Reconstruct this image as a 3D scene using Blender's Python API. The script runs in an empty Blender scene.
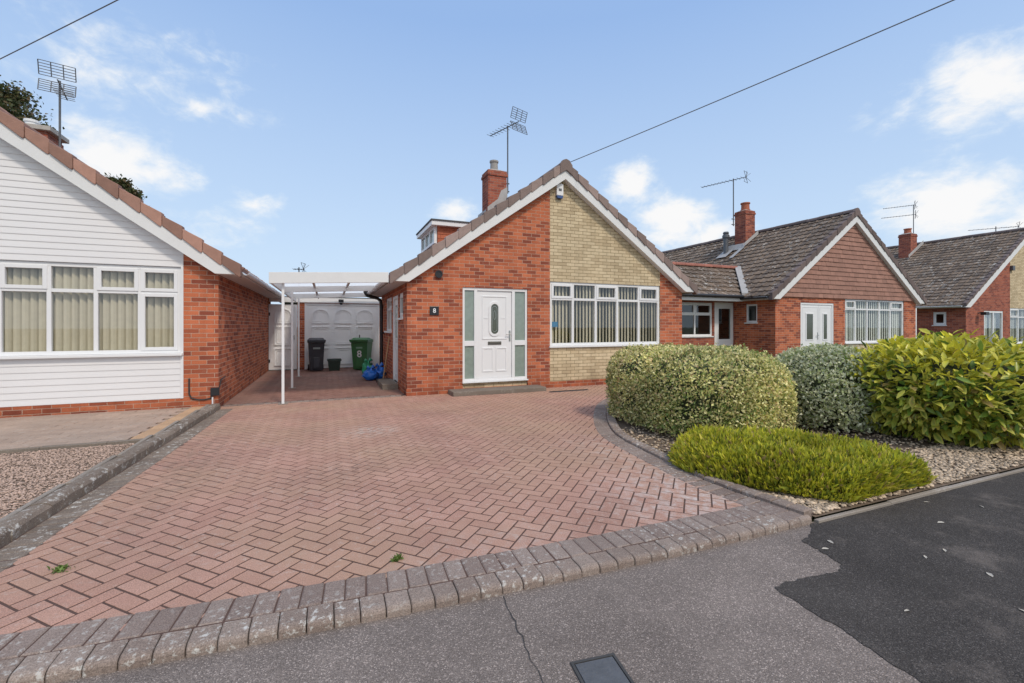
import bpy, math, random
import numpy as np
from mathutils import Vector, Matrix, noise
from mathutils.geometry import intersect_point_tri_2d

random.seed(7); rng = np.random.default_rng(7)
SC = bpy.context.scene
COL = SC.collection
R = math.radians

# ------------------------------------------------------------------ materials
def new_mat(name):
    m = bpy.data.materials.new(name); m.use_nodes = True
    nt = m.node_tree; nt.nodes.clear()
    out = nt.nodes.new('ShaderNodeOutputMaterial'); b = nt.nodes.new('ShaderNodeBsdfPrincipled')
    nt.links.new(b.outputs[0], out.inputs[0])
    return m, nt, b, out
def N(nt, t, **kw):
    n = nt.nodes.new(t)
    for k, v in kw.items(): setattr(n, k, v)
    return n
def noise_tex(nt, scale, detail=4, rough=.6, coord=None, dist=0.0):
    n = N(nt, 'ShaderNodeTexNoise'); n.inputs['Scale'].default_value = scale
    n.inputs['Detail'].default_value = detail; n.inputs['Roughness'].default_value = rough
    n.inputs['Distortion'].default_value = dist
    if coord is not None: nt.links.new(coord, n.inputs['Vector'])
    return n
def geo_pos(nt): return N(nt, 'ShaderNodeNewGeometry').outputs['Position']
def ramp(nt, fac, stops):
    r = N(nt, 'ShaderNodeValToRGB'); e = r.color_ramp.elements
    while len(e) < len(stops): e.new(.5)
    for i, (p, c) in enumerate(stops):
        e[i].position = p; e[i].color = (c[0], c[1], c[2], 1) if hasattr(c, '__len__') else (c, c, c, 1)
    nt.links.new(fac, r.inputs[0]); return r.outputs[0]
def mix(nt, fac, a, b, mode='MIX'):
    m = N(nt, 'ShaderNodeMix', data_type='RGBA', blend_type=mode)
    for i, x in ((0, fac), (6, a), (7, b)):
        if isinstance(x, (int, float)): m.inputs[i].default_value = x
        elif isinstance(x, tuple): m.inputs[i].default_value = (*x, 1)
        else: nt.links.new(x, m.inputs[i])
    return m.outputs[2]
def math_n(nt, op, a, b=None, c=None, clamp=False):
    m = N(nt, 'ShaderNodeMath', operation=op, use_clamp=clamp)
    for i, x in enumerate((a, b, c)):
        if x is None: continue
        if isinstance(x, (int, float)): m.inputs[i].default_value = x
        else: nt.links.new(x, m.inputs[i])
    return m.outputs[0]
def bump(nt, bsdf, h, strength=.3, dist=.01):
    b = N(nt, 'ShaderNodeBump'); b.inputs['Strength'].default_value = strength; b.inputs['Distance'].default_value = dist
    nt.links.new(h, b.inputs['Height']); nt.links.new(b.outputs[0], bsdf.inputs['Normal'])
def island(nt): return N(nt, 'ShaderNodeNewGeometry').outputs['Random Per Island']

def M_plain(name, col, rough=.5, var=.12, scale=6, metallic=0.0, bumpy=0.0, bscale=60, isl=0.0, spec=.5):
    m, nt, b, _ = new_mat(name)
    p = geo_pos(nt)
    n = noise_tex(nt, scale, 5, .65, p)
    c = mix(nt, n.outputs['Fac'], tuple(x*(1-var) for x in col), tuple(min(1, x*(1+var)) for x in col))
    if isl:
        v = math_n(nt, 'MULTIPLY_ADD', island(nt), 2*isl, 1-isl)
        c = mix(nt, 1.0, c, v, 'MULTIPLY')
    nt.links.new(c, b.inputs['Base Color'])
    b.inputs['Roughness'].default_value = rough; b.inputs['Metallic'].default_value = metallic
    b.inputs['Specular IOR Level'].default_value = spec
    if bumpy:
        bump(nt, b, noise_tex(nt, bscale, 4, .6, p).outputs['Fac'], bumpy, .01)
    return m

def M_brick(name, c1, c2, c3, mortar, stain=.25, bw=.225, rh=.0765):
    m, nt, b, _ = new_mat(name)
    uv = N(nt, 'ShaderNodeUVMap').outputs[0]
    # brick edges wobble slightly
    wob = noise_tex(nt, 25, 2, .5, uv)
    wv = N(nt, 'ShaderNodeVectorMath', operation='MULTIPLY_ADD')
    nt.links.new(wob.outputs['Color'], wv.inputs[0]); wv.inputs[1].default_value = (.011, .008, 0); nt.links.new(uv, wv.inputs[2])
    def bt(a, c, mo, off=0.0):
        t = N(nt, 'ShaderNodeTexBrick'); t.offset = .5
        for k, v in (('Scale', 1), ('Mortar Size', .0052), ('Mortar Smooth', .25), ('Bias', off), ('Brick Width', bw), ('Row Height', rh)):
            t.inputs[k].default_value = v
        t.inputs['Color1'].default_value = (*a, 1); t.inputs['Color2'].default_value = (*c, 1); t.inputs['Mortar'].default_value = (*mo, 1)
        nt.links.new(wv.outputs[0], t.inputs['Vector']); return t
    t1 = bt(c1, c2, mortar, -.1)
    # a second, coarser random: about one brick in six is much darker
    t2 = bt((0, 0, 0), (1, 1, 1), (0, 0, 0))
    dark = ramp(nt, t2.outputs['Color'], [(.42, 0.0), (.95, .8)])
    col = mix(nt, dark, t1.outputs['Color'], c3)
    n = noise_tex(nt, 90, 4, .7, uv)
    col = mix(nt, .5, col, ramp(nt, n.outputs['Fac'], [(.3, .5), (.7, 1.38)]), 'MULTIPLY')
    n2 = noise_tex(nt, 1.1, 5, .65, uv)
    col = mix(nt, stain, col, ramp(nt, n2.outputs['Fac'], [(.3, .5), (.68, 1.25)]), 'MULTIPLY')
    # pale efflorescence on scattered bricks
    n3 = noise_tex(nt, 5.5, 5, .7, uv)
    col = mix(nt, ramp(nt, n3.outputs['Fac'], [(.63, 0.0), (.75, .35)]), col, (.55, .42, .34))
    # rain splash dirt on the lowest courses, streaks down the face
    sx = N(nt, 'ShaderNodeSeparateXYZ'); nt.links.new(uv, sx.inputs[0])
    sp = N(nt, 'ShaderNodeMapRange'); sp.inputs[1].default_value = .05; sp.inputs[2].default_value = .55; sp.inputs[3].default_value = .75; sp.inputs[4].default_value = 0; nt.links.new(sx.outputs[1], sp.inputs[0])
    col = mix(nt, math_n(nt, 'MULTIPLY', sp.outputs[0], ramp(nt, noise_tex(nt, 4, 5, .7, uv).outputs['Fac'], [(.35, .1), (.65, 1.0)])), col, mix(nt, 1.0, col, (.55, .52, .50), 'MULTIPLY'))
    mp = N(nt, 'ShaderNodeMapping'); mp.inputs['Scale'].default_value = (5, .5, 1); nt.links.new(uv, mp.inputs[0])
    col = mix(nt, .35, col, ramp(nt, noise_tex(nt, 1, 4, .6, mp.outputs[0]).outputs['Fac'], [(.35, .72), (.6, 1.1)]), 'MULTIPLY')
    nt.links.new(col, b.inputs['Base Color']); b.inputs['Roughness'].default_value = .9; b.inputs['Specular IOR Level'].default_value = .2
    h = mix(nt, 1.0, ramp(nt, t1.outputs['Fac'], [(0, 1.0), (1, 0.0)]), ramp(nt, n.outputs['Fac'], [(.2, .75), (.8, 1.0)]), 'MULTIPLY')
    bump(nt, b, h, .7, .008)
    return m

def M_leaf(name, rough=.45, trans=.3):
    m, nt, b, out = new_mat(name)
    a = N(nt, 'ShaderNodeAttribute', attribute_name='Col')
    nt.links.new(a.outputs['Color'], b.inputs['Base Color']); b.inputs['Roughness'].default_value = rough
    b.inputs['Specular IOR Level'].default_value = .35
    t = N(nt, 'ShaderNodeBsdfTranslucent'); nt.links.new(a.outputs['Color'], t.inputs['Color'])
    ms = N(nt, 'ShaderNodeMixShader'); ms.inputs[0].default_value = trans
    nt.links.new(b.outputs[0], ms.inputs[1]); nt.links.new(t.outputs[0], ms.inputs[2]); nt.links.new(ms.outputs[0], out.inputs[0])
    return m

def M_glass(name, tint=(.92, .92, .90), refl=1.0):
    m = bpy.data.materials.new(name); m.use_nodes = True; nt = m.node_tree; nt.nodes.clear()
    out = N(nt, 'ShaderNodeOutputMaterial'); tr = N(nt, 'ShaderNodeBsdfTransparent'); gl = N(nt, 'ShaderNodeBsdfGlossy')
    tr.inputs[0].default_value = (*tint, 1); gl.inputs['Roughness'].default_value = .02
    n = noise_tex(nt, 1.7, 1, .5, geo_pos(nt)); bp = N(nt, 'ShaderNodeBump'); bp.inputs['Strength'].default_value = .03
    nt.links.new(n.outputs['Fac'], bp.inputs['Height']); nt.links.new(bp.outputs[0], gl.inputs['Normal'])
    lw = N(nt, 'ShaderNodeLayerWeight'); lw.inputs[0].default_value = .5
    fr = math_n(nt, 'MULTIPLY_ADD', math_n(nt, 'POWER', lw.outputs['Facing'], 4.0), .9, .105)
    ms = N(nt, 'ShaderNodeMixShader'); nt.links.new(math_n(nt, 'MULTIPLY', fr, refl, clamp=True), ms.inputs[0])
    nt.links.new(tr.outputs[0], ms.inputs[1]); nt.links.new(gl.outputs[0], ms.inputs[2]); nt.links.new(ms.outputs[0], out.inputs[0])
    return m

def M_frosted(name, col):
    m, nt, b, _ = new_mat(name)
    uv = geo_pos(nt); n = noise_tex(nt, 9, 4, .6, uv)
    nt.links.new(mix(nt, n.outputs['Fac'], tuple(x*.75 for x in col), tuple(x*1.2 for x in col)), b.inputs['Base Color'])
    b.inputs['Roughness'].default_value = .12; b.inputs['Specular IOR Level'].default_value = .6
    return m

def M_blocks(name, c1, c2, lichen=0.0, stain=None, rough=.92, lich_scale=14, patch=None, fleck=.5):
    """concrete block paving / kerb stone: tone per stone, grain, lichen spots, broad staining"""
    m, nt, b, _ = new_mat(name); p = geo_pos(nt)
    c = mix(nt, island(nt), c1, c2)
    n1 = noise_tex(nt, 150, 3, .8, p)
    c = mix(nt, fleck, c, ramp(nt, n1.outputs['Fac'], [(.3, .45), (.5, 1.0), (.72, 1.7)]), 'MULTIPLY')
    n2 = noise_tex(nt, 1.3, 6, .62, p)
    c = mix(nt, .45, c, ramp(nt, n2.outputs['Fac'], [(.3, .68), (.7, 1.25)]), 'MULTIPLY')
    if stain:
        n4 = noise_tex(nt, .55, 4, .6, p)
        c = mix(nt, ramp(nt, n4.outputs['Fac'], [(.42, 0.0), (.66, .55)]), c, stain)
    if lichen:
        n3 = noise_tex(nt, lich_scale, 6, .75, p); n5 = noise_tex(nt, 1.6, 3, .5, p)
        f = math_n(nt, 'MULTIPLY', ramp(nt, n3.outputs['Fac'], [(.545, 0.0), (.61, 1.0)]), ramp(nt, n5.outputs['Fac'], [(.4, .15), (.6, 1.0)]))
        c = mix(nt, math_n(nt, 'MULTIPLY', f, lichen), c, (.62, .60, .55))
    for (px, py, rx, ry, amt, pc) in (patch or []):
        sx = N(nt, 'ShaderNodeSeparateXYZ'); nt.links.new(p, sx.inputs[0])
        dx = math_n(nt, 'DIVIDE', math_n(nt, 'SUBTRACT', sx.outputs[0], px), rx); dy = math_n(nt, 'DIVIDE', math_n(nt, 'SUBTRACT', sx.outputs[1], py), ry)
        d = math_n(nt, 'SQRT', math_n(nt, 'ADD', math_n(nt, 'MULTIPLY', dx, dx), math_n(nt, 'MULTIPLY', dy, dy)))
        n6 = noise_tex(nt, 9, 6, .8, p)
        f = math_n(nt, 'MULTIPLY', math_n(nt, 'SUBTRACT', 1.0, d, clamp=True), ramp(nt, n6.outputs['Fac'], [(.45, 0.0), (.62, 1.0)]))
        c = mix(nt, math_n(nt, 'MULTIPLY', f, amt, clamp=True), c, pc)
    nt.links.new(c, b.inputs['Base Color']); b.inputs['Roughness'].default_value = rough; b.inputs['Specular IOR Level'].default_value = .25
    bump(nt, b, n1.outputs['Fac'], .35, .006)
    return m

def M_tarmac(name, base, speck, bright=1.0):
    m, nt, b, _ = new_mat(name); p = geo_pos(nt)
    vo = N(nt, 'ShaderNodeTexVoronoi', feature='F1'); vo.inputs['Scale'].default_value = 170; nt.links.new(p, vo.inputs['Vector'])
    vc = N(nt, 'ShaderNodeSeparateColor'); nt.links.new(vo.outputs['Color'], vc.inputs[0])
    stone = ramp(nt, vc.outputs[0], [(0.0, .72), (.6, .96), (.86, 1.15), (.97, speck)])
    c = mix(nt, 1.0, base, stone, 'MULTIPLY')
    gaps = ramp(nt, vo.outputs['Distance'], [(.45, 1.0), (.8, .6)])
    c = mix(nt, .8, c, gaps, 'MULTIPLY')
    n2 = noise_tex(nt, .9, 6, .65, p); c = mix(nt, .6, c, ramp(nt, n2.outputs['Fac'], [(.3, .7), (.7, 1.3)]), 'MULTIPLY')
    n3 = noise_tex(nt, 5, 5, .7, p); c = mix(nt, .4, c, ramp(nt, n3.outputs['Fac'], [(.3, .8), (.7, 1.2)]), 'MULTIPLY')
    n4 = noise_tex(nt, 260, 2, .8, p); c = mix(nt, .7, c, ramp(nt, n4.outputs['Fac'], [(.32, .42), (.5, 1.0), (.66, 1.9)]), 'MULTIPLY')
    n5 = noise_tex(nt, 2.2, 7, .75, p); c = mix(nt, ramp(nt, n5.outputs['Fac'], [(.54, 0.0), (.72, .35)]), c, (.30, .25, .215))
    nt.links.new(c, b.inputs['Base Color']); b.inputs['Roughness'].default_value = .9; b.inputs['Specular IOR Level'].default_value = .12
    bump(nt, b, vo.outputs['Distance'], .55, -.006)
    return m

MT = {}
MT['brick'] = M_brick('red_brick', (.60, .185, .09), (.44, .115, .055), (.24, .07, .048), (.56, .38, .285))
MT['brick_dark'] = M_brick('dark_red_brick', (.44, .14, .085), (.33, .09, .06), (.22, .065, .05), (.38, .27, .22))
MT['buff'] = M_brick('buff_brick', (.72, .59, .39), (.64, .51, .32), (.52, .41, .26), (.27, .19, .11), .15)
MT['white'] = M_plain('white_upvc', (.82, .82, .82), .32, .03, 3)
MT['paint'] = M_plain('white_paint', (.76, .76, .75), .55, .06, 4)
MT['cladding'] = M_plain('white_cladding', (.79, .78, .78), .45, .06, 1.3)
MT['soffit'] = M_plain('soffit_board', (.70, .69, .68), .6, .07, 3)
MT['tile_dark'] = M_blocks('grey_brown_roof_tile', (.235, .175, .13), (.13, .10, .08), .75, None, lich_scale=7, fleck=.8)
MT['tile_red'] = M_plain('brown_red_roof_tile', (.30, .16, .125), .9, .3, 4, isl=.25, bumpy=.4, bscale=45)
MT['tile_hung'] = M_plain('hung_clay_tile', (.34, .18, .135), .85, .25, 4, isl=.12, bumpy=.3, bscale=40)
MT['tile_orange'] = M_plain('orange_hung_tile', (.48, .14, .07), .8, .2, 4, isl=.2, bumpy=.3, bscale=40)
MT['verge_grey'] = M_plain('weathered_verge_tile', (.29, .215, .19), .85, .3, 7, isl=.34, bumpy=.35, bscale=50)
MT['verge_terra'] = M_plain('terracotta_verge_tile', (.36, .20, .15), .8, .3, 7, isl=.3, bumpy=.3, bscale=50)
MT['verge_dark'] = M_plain('dark_verge_tile', (.16, .12, .11), .85, .25, 7, isl=.2, bumpy=.3, bscale=50)
MT['ridge_red'] = M_plain('red_ridge_tile', (.36, .14, .10), .85, .25, 7, isl=.2, bumpy=.3, bscale=50)
MT['glass'] = M_glass('window_glass')
MT['glass_dark'] = M_glass('dark_window_glass', (.55, .58, .57))
MT['frost'] = M_frosted('frosted_glass', (.27, .33, .29))
MT['frost_dark'] = M_frosted('patterned_glass', (.10, .11, .085))
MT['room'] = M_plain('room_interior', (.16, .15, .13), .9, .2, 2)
MT['blind'] = M_plain('cream_blind_fabric', (.66, .61, .47), .85, .14, 9)
MT['blind_white'] = M_plain('pale_blind_fabric', (.76, .80, .74), .85, .06, 20)
MT['black'] = M_plain('black_plastic', (.022, .022, .025), .4, .2, 8)
MT['binblack'] = M_plain('dark_grey_bin_plastic', (.035, .036, .045), .42, .2, 8)
MT['bingreen'] = M_plain('green_bin_plastic', (.045, .16, .055), .42, .15, 8)
MT['caddy'] = M_plain('dark_green_caddy_plastic', (.022, .04, .03), .5, .2, 8)
MT['blue'] = M_plain('blue_bag_plastic', (.02, .16, .62), .3, .35, 14, bumpy=.6, bscale=18)
MT['greenbag'] = M_plain('green_bag_plastic', (.03, .30, .14), .35, .3, 14, bumpy=.6, bscale=18)
MT['bluedark'] = M_plain('blue_alarm_plastic', (.04, .09, .25), .35, .1, 8)
MT['steel'] = M_plain('aerial_metal', (.13, .135, .145), .5, .3, 12, metallic=.4)
MT['chrome'] = M_plain('brushed_metal', (.5, .5, .48), .3, .1, 12, metallic=.9)
MT['lead'] = M_plain('lead_flashing', (.40, .39, .38), .7, .3, 6)
MT['concrete'] = M_blocks('concrete', (.27, .23, .19), (.31, .27, .23), .25)
MT['step'] = M_blocks('weathered_step_concrete', (.20, .165, .135), (.25, .21, .17), .15)
MT['mortar'] = M_plain('mortar_cap', (.45, .42, .38), .9, .3, 10, bumpy=.4)
MT['wood'] = M_plain('broom_wood', (.50, .34, .18), .7, .2, 12)
MT['bark'] = M_plain('bark', (.10, .075, .055), .9, .3, 10, bumpy=.6, bscale=25)
MT['leaf'] = M_leaf('leaf')
MT['leaf_gloss'] = M_leaf('glossy_leaf', .32, .25)
MT['core'] = M_plain('inner_twigs', (.045, .055, .025), .95, .5, 25)
MT['cable'] = M_plain('cable_sheath', (.03, .03, .032), .6, .1, 8)
MT['wire'] = M_plain('grey_wire', (.17, .18, .20), .6, .1, 8)
MT['paving'] = M_blocks('driveway_block', (.48, .28, .215), (.42, .235, .178), .25, (.46, .31, .20), lich_scale=20, fleck=.8,
    patch=[(.2, 4.7, .7, .4, .7, (.20, .13, .10)), (1.7, 7.2, .9, .6, .6, (.22, .14, .10)), (-1.3, 5.8, .45, 3.2, .8, (.24, .17, .125)), (2.2, 5.4, .5, 1.4, .5, (.24, .16, .12)), (.55, 6.35, .5, .5, 1.1, (.55, .48, .42)), (2.9, 2.9, 1.1, 1.0, 1.0, (.60, .54, .50)), (3.0, 4.2, .6, 1.2, .6, (.55, .48, .42)), (1.0, 2.6, .9, .5, .5, (.5, .42, .38))])
MT['carport'] = M_blocks('shaded_carport_block', (.30, .17, .135), (.25, .13, .105), .1, (.22, .16, .13))  # darker copy of the driveway brick, carport shade mixed into its base colour
MT['joint'] = M_plain('joint_sand', (.105, .06, .046), .95, .4, 12)
MT['kerb'] = M_blocks('grey_kerb_block', (.31, .245, .205), (.23, .175, .145), .9, fleck=.9, lich_scale=26)
MT['soldier'] = M_blocks('grey_border_block', (.30, .235, .20), (.22, .165, .14), .7, fleck=.9, lich_scale=30)
MT['edging'] = M_blocks('mossy_edging', (.25, .20, .16), (.19, .15, .12), 1.0, None, lich_scale=16, fleck=.9)
MT['lpaving'] = M_blocks('buff_paving', (.47, .345, .27), (.38, .28, .22), .2, (.37, .30, .25))
MT['tarmac'] = M_tarmac('old_tarmac', (.245, .203, .178), 1.8)
MT['tarmac_new'] = M_tarmac('new_tarmac', (.078, .069, .063), 1.8)
MT['soil'] = M_plain('soil', (.16, .115, .08), .95, .5, 9, bumpy=.8, bscale=30)
MT['earth'] = M_plain('earth_and_grass', (.10, .115, .05), .95, .5, 1.5, bumpy=.5, bscale=20)
MT['stone_pink'] = M_plain('pink_gravel', (.46, .33, .26), .8, .3, 30, isl=.4)
MT['stone_pale'] = M_plain('pale_gravel', (.48, .37, .26), .8, .35, 30, isl=.55)
MT['iron'] = M_plain('cast_iron', (.11, .115, .125), .8, .35, 20, metallic=.1, bumpy=.6, bscale=70)
MT['litter'] = M_plain('dry_leaf', (.50, .45, .38), .8, .2, 30)
MT['sticker'] = M_plain('blue_sticker', (.03, .22, .42), .4, .1, 8)
MT['felt'] = M_plain('roofing_felt', (.09, .09, .09), .9, .3, 8, bumpy=.4)
MT['red_pot'] = M_plain('clay_pot', (.42, .13, .07), .8, .2, 9)
MT['pot_grey'] = M_plain('grey_pot', (.33, .31, .29), .7, .2, 9)
def M_sheet():
    m, nt, b, out = new_mat('translucent_roof_sheet'); b.inputs['Base Color'].default_value = (.8, .8, .79, 1); b.inputs['Roughness'].default_value = .4
    t = N(nt, 'ShaderNodeBsdfTranslucent'); t.inputs[0].default_value = (.95, .95, .94, 1)
    ms = N(nt, 'ShaderNodeMixShader'); ms.inputs[0].default_value = .9
    nt.links.new(b.outputs[0], ms.inputs[1]); nt.links.new(t.outputs[0], ms.inputs[2])
    tp = N(nt, 'ShaderNodeBsdfTransparent'); m2 = N(nt, 'ShaderNodeMixShader'); m2.inputs[0].default_value = .35
    nt.links.new(ms.outputs[0], m2.inputs[1]); nt.links.new(tp.outputs[0], m2.inputs[2]); nt.links.new(m2.outputs[0], out.inputs[0]); return m
MT['sheet'] = M_sheet()

# ------------------------------------------------------------------ mesh helpers
class MB:
    def __init__(s): s.v = []; s.f = []; s.m = []
    def face(s, pts, mi=0):
        i = len(s.v); s.v += [tuple(p) for p in pts]; s.f.append(tuple(range(i, i+len(pts)))); s.m.append(mi); return s
    def raw(s, vs, fs, mi=0):
        i = len(s.v); s.v += [tuple(p) for p in vs]
        for f in fs: s.f.append(tuple(i+k for k in f)); s.m.append(mi)
        return s
    def box(s, x0, x1, y0, y1, z0, z1, mi=0):
        vs = [(x, y, z) for x in (x0, x1) for y in (y0, y1) for z in (z0, z1)]
        return s.raw(vs, [(0, 1, 3, 2), (4, 6, 7, 5), (0, 4, 5, 1), (2, 3, 7, 6), (0, 2, 6, 4), (1, 5, 7, 3)], mi)
    def obox(s, O, U, V, W, mi=0):           # oriented box from corner O with edge vectors
        O, U, V, W = map(Vector, (O, U, V, W))
        vs = [O+U*a+V*b+W*c for a in (0, 1) for b in (0, 1) for c in (0, 1)]
        return s.raw(vs, [(0, 1, 3, 2), (4, 6, 7, 5), (0, 4, 5, 1), (2, 3, 7, 6), (0, 2, 6, 4), (1, 5, 7, 3)], mi)
    def prism(s, poly, fn, d0, d1, mi=0):    # poly of (a, z), fn(a, d, z) -> point
        n = len(poly); A = [fn(a, d0, z) for a, z in poly]; B = [fn(a, d1, z) for a, z in poly]
        return s.raw(A+B, [tuple(range(n)), tuple(range(2*n-1, n-1, -1))] + [(i, i+n, (i+1) % n+n, (i+1) % n) for i in range(n)], mi)
    def ring(s, outer, inner, fn, d0, d1, mi=0):   # closed moulding between two polygons, proud from d0 to d1
        n = len(outer); P = [fn(a, d1, z) for a, z in outer]+[fn(a, d1, z) for a, z in inner]+[fn(a, d0, z) for a, z in outer]+[fn(a, d0, z) for a, z in inner]
        fs = []
        for i in range(n):
            j = (i+1) % n
            fs += [(i, j, n+j, n+i), (i, 2*n+i, 2*n+j, j), (n+i, n+j, 3*n+j, 3*n+i)]
        return s.raw(P, fs, mi)
    def tube(s, pts, r, seg=8, mi=0, cap=True):
        pts = [Vector(p) for p in pts]; base = len(s.v); rs = r if hasattr(r, '__len__') else [r]*len(pts)
        prev = None
        for i, p in enumerate(pts):
            t = (pts[min(i+1, len(pts)-1)]-pts[max(i-1, 0)]).normalized()
            if prev is None:
                a = t.cross(Vector((0, 0, 1)))
                if a.length < .05: a = t.cross(Vector((1, 0, 0)))
                a.normalize()
            else: a = (prev-t*prev.dot(t)).normalized()
            prev = a; b = t.cross(a)
            for k in range(seg):
                q = 2*math.pi*k/seg; s.v.append(tuple(p+(a*math.cos(q)+b*math.sin(q))*rs[i]))
        for i in range(len(pts)-1):
            for k in range(seg):
                k2 = (k+1) % seg; s.f.append((base+i*seg+k, base+i*seg+k2, base+(i+1)*seg+k2, base+(i+1)*seg+k)); s.m.append(mi)
        if cap:
            s.f.append(tuple(base+k for k in range(seg-1, -1, -1))); s.m.append(mi)
            e = base+(len(pts)-1)*seg; s.f.append(tuple(e+k for k in range(seg))); s.m.append(mi)
        return s
    def lathe(s, prof, c=(0, 0, 0), seg=20, mi=0):   # prof (r, z)
        base = len(s.v)
        for r, z in prof:
            for k in range(seg):
                q = 2*math.pi*k/seg; s.v.append((c[0]+r*math.cos(q), c[1]+r*math.sin(q), c[2]+z))
        for i in range(len(prof)-1):
            for k in range(seg):
                k2 = (k+1) % seg; s.f.append((base+i*seg+k, base+i*seg+k2, base+(i+1)*seg+k2, base+(i+1)*seg+k)); s.m.append(mi)
        s.f.append(tuple(base+k for k in range(seg-1, -1, -1))); s.m.append(mi)
        e = base+(len(prof)-1)*seg; s.f.append(tuple(e+k for k in range(seg))); s.m.append(mi)
        return s
    def build(s, name, mats, parent=None, org=None, bevel=0.0, smooth=False, kind=None):
        if org is None:
            org = Vector((0, 0, 0)); p = parent
            while p is not None: org = org+p.location; p = p.parent
        org = Vector(org)
        me = bpy.data.meshes.new(name)
        me.from_pydata([tuple(Vector(v)-org) for v in s.v], [], s.f)
        if not isinstance(mats, (list, tuple)): mats = [mats]
        for m in mats: me.materials.append(m)
        me.polygons.foreach_set('material_index', s.m)
        uvl = me.uv_layers.new(name='UVMap'); data = [0.0]*(2*len(me.loops))
        for p in me.polygons:
            n = p.normal; ax = max(range(3), key=lambda k: abs(n[k]))
            for li in p.loop_indices:
                x, y, z = s.v[me.loops[li].vertex_index]
                if ax == 0: a = (y, z)
                elif ax == 1: a = (x, z)
                else: a = (x, y)
                data[2*li], data[2*li+1] = a
        uvl.data.foreach_set('uv', data)
        if smooth: me.polygons.foreach_set('use_smooth', [True]*len(me.polygons))
        o = bpy.data.objects.new(name, me); COL.objects.link(o)
        if parent is not None: o.parent = parent
        if bevel:
            b = o.modifiers.new('Bevel', 'BEVEL'); b.width = bevel; b.segments = 2; b.limit_method = 'ANGLE'; b.angle_limit = R(40)
        if kind: o['kind'] = kind
        return o

def tag(o, label=None, cat=None, group=None, kind=None):
    if label: o['label'] = label
    if cat: o['category'] = cat
    if group: o['group'] = group
    if kind: o['kind'] = kind
    return o
def thing(name, label, cat, loc=(0, 0, 0), rz=0.0, group=None):
    o = bpy.data.objects.new(name, None); COL.objects.link(o); o.location = loc; o.rotation_euler = (0, 0, rz); o.empty_display_size = .2
    return tag(o, label, cat, group)

def np_mesh(name, V, F, mats, parent=None, col=None, mi=None, org=(0, 0, 0), smooth=False):
    V = np.asarray(V, dtype=np.float32)-np.asarray(org, dtype=np.float32); F = np.asarray(F, dtype=np.int32)
    me = bpy.data.meshes.new(name); k = F.shape[1]
    me.vertices.add(len(V)); me.vertices.foreach_set('co', V.ravel())
    me.loops.add(F.size); me.loops.foreach_set('vertex_index', F.ravel())
    me.polygons.add(len(F)); me.polygons.foreach_set('loop_start', np.arange(0, F.size, k, dtype=np.int32))
    for m in (mats if isinstance(mats, (list, tuple)) else [mats]): me.materials.append(m)
    if mi is not None: me.polygons.foreach_set('material_index', np.asarray(mi, dtype=np.int32))
    if col is not None:
        a = me.color_attributes.new('Col', 'FLOAT_COLOR', 'POINT'); c = np.ones((len(V), 4), dtype=np.float32); c[:, :3] = col
        a.data.foreach_set('color', c.ravel())
    if smooth: me.polygons.foreach_set('use_smooth', [True]*len(F))
    me.update(calc_edges=True); me.validate()
    o = bpy.data.objects.new(name, me); COL.objects.link(o)
    if parent is not None: o.parent = parent
    return o

FR = lambda y0: (lambda a, d, z: (a, y0+d, z))           # a front wall facing -Y: d is depth into the wall
SD = lambda x0: (lambda a, d, z: (x0+d, a, z))           # a side wall facing -X

def interp(poly, a):
    for (a0, z0), (a1, z1) in zip(poly, poly[1:]):
        if a0-1e-6 <= a <= a1+1e-6: return z0+(z1-z0)*(a-a0)/max(a1-a0, 1e-9)
    return poly[0][1] if a < poly[0][0] else poly[-1][1]
def wall(mb, fn, bottom, top, openings=(), reveal=.1, room=.75, mi=0, room_mi=1):
    """a wall face between the bottom and top polylines with real openings: reveals and a dark room behind"""
    xs = {p[0] for p in bottom} | {p[0] for p in top}
    a0, a1 = top[0][0], top[-1][0]
    for o in openings: xs |= {o[0], o[1]}
    xs = sorted(x for x in xs if a0-1e-6 <= x <= a1+1e-6)
    for l, r in zip(xs, xs[1:]):
        if r-l < 1e-6: continue
        ops = sorted([o for o in openings if o[0] <= l+1e-6 and o[1] >= r-1e-6], key=lambda o: o[2])
        zl, zr = interp(bottom, l+1e-5), interp(bottom, r-1e-5)
        for o in ops:
            if o[2] > max(zl, zr)+1e-5: mb.face([fn(l, 0, zl), fn(r, 0, zr), fn(r, 0, o[2]), fn(l, 0, o[2])], mi)
            zl = zr = o[3]
        tl, tr = interp(top, l+1e-5), interp(top, r-1e-5)
        if tl > zl+1e-5 or tr > zr+1e-5: mb.face([fn(l, 0, zl), fn(r, 0, zr), fn(r, 0, tr), fn(l, 0, tl)], mi)
    for (l, r, b, t) in [o[:4] for o in openings]:
        c = [(l, b), (r, b), (r, t), (l, t)]
        for (p, q) in zip(c, c[1:]+c[:1]):
            mb.face([fn(p[0], 0, p[1]), fn(q[0], 0, q[1]), fn(q[0], reveal, q[1]), fn(p[0], reveal, p[1])], mi)
            mb.face([fn(p[0], reveal, p[1]), fn(q[0], reveal, q[1]), fn(q[0], room, q[1]), fn(p[0], room, p[1])], room_mi)
        mb.face([fn(a, room, z) for a, z in c], room_mi)

def bar(mb, fn, a0, a1, z0, z1, d0, d1, mi=0):
    P = [fn(a, d, z) for a in (a0, a1) for d in (d0, d1) for z in (z0, z1)]
    mb.raw(P, [(0, 1, 3, 2), (4, 6, 7, 5), (0, 4, 5, 1), (2, 3, 7, 6), (0, 2, 6, 4), (1, 5, 7, 3)], mi)
def rect(a0, a1, z0, z1): return [(a0, z0), (a1, z0), (a1, z1), (a0, z1)]

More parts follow.
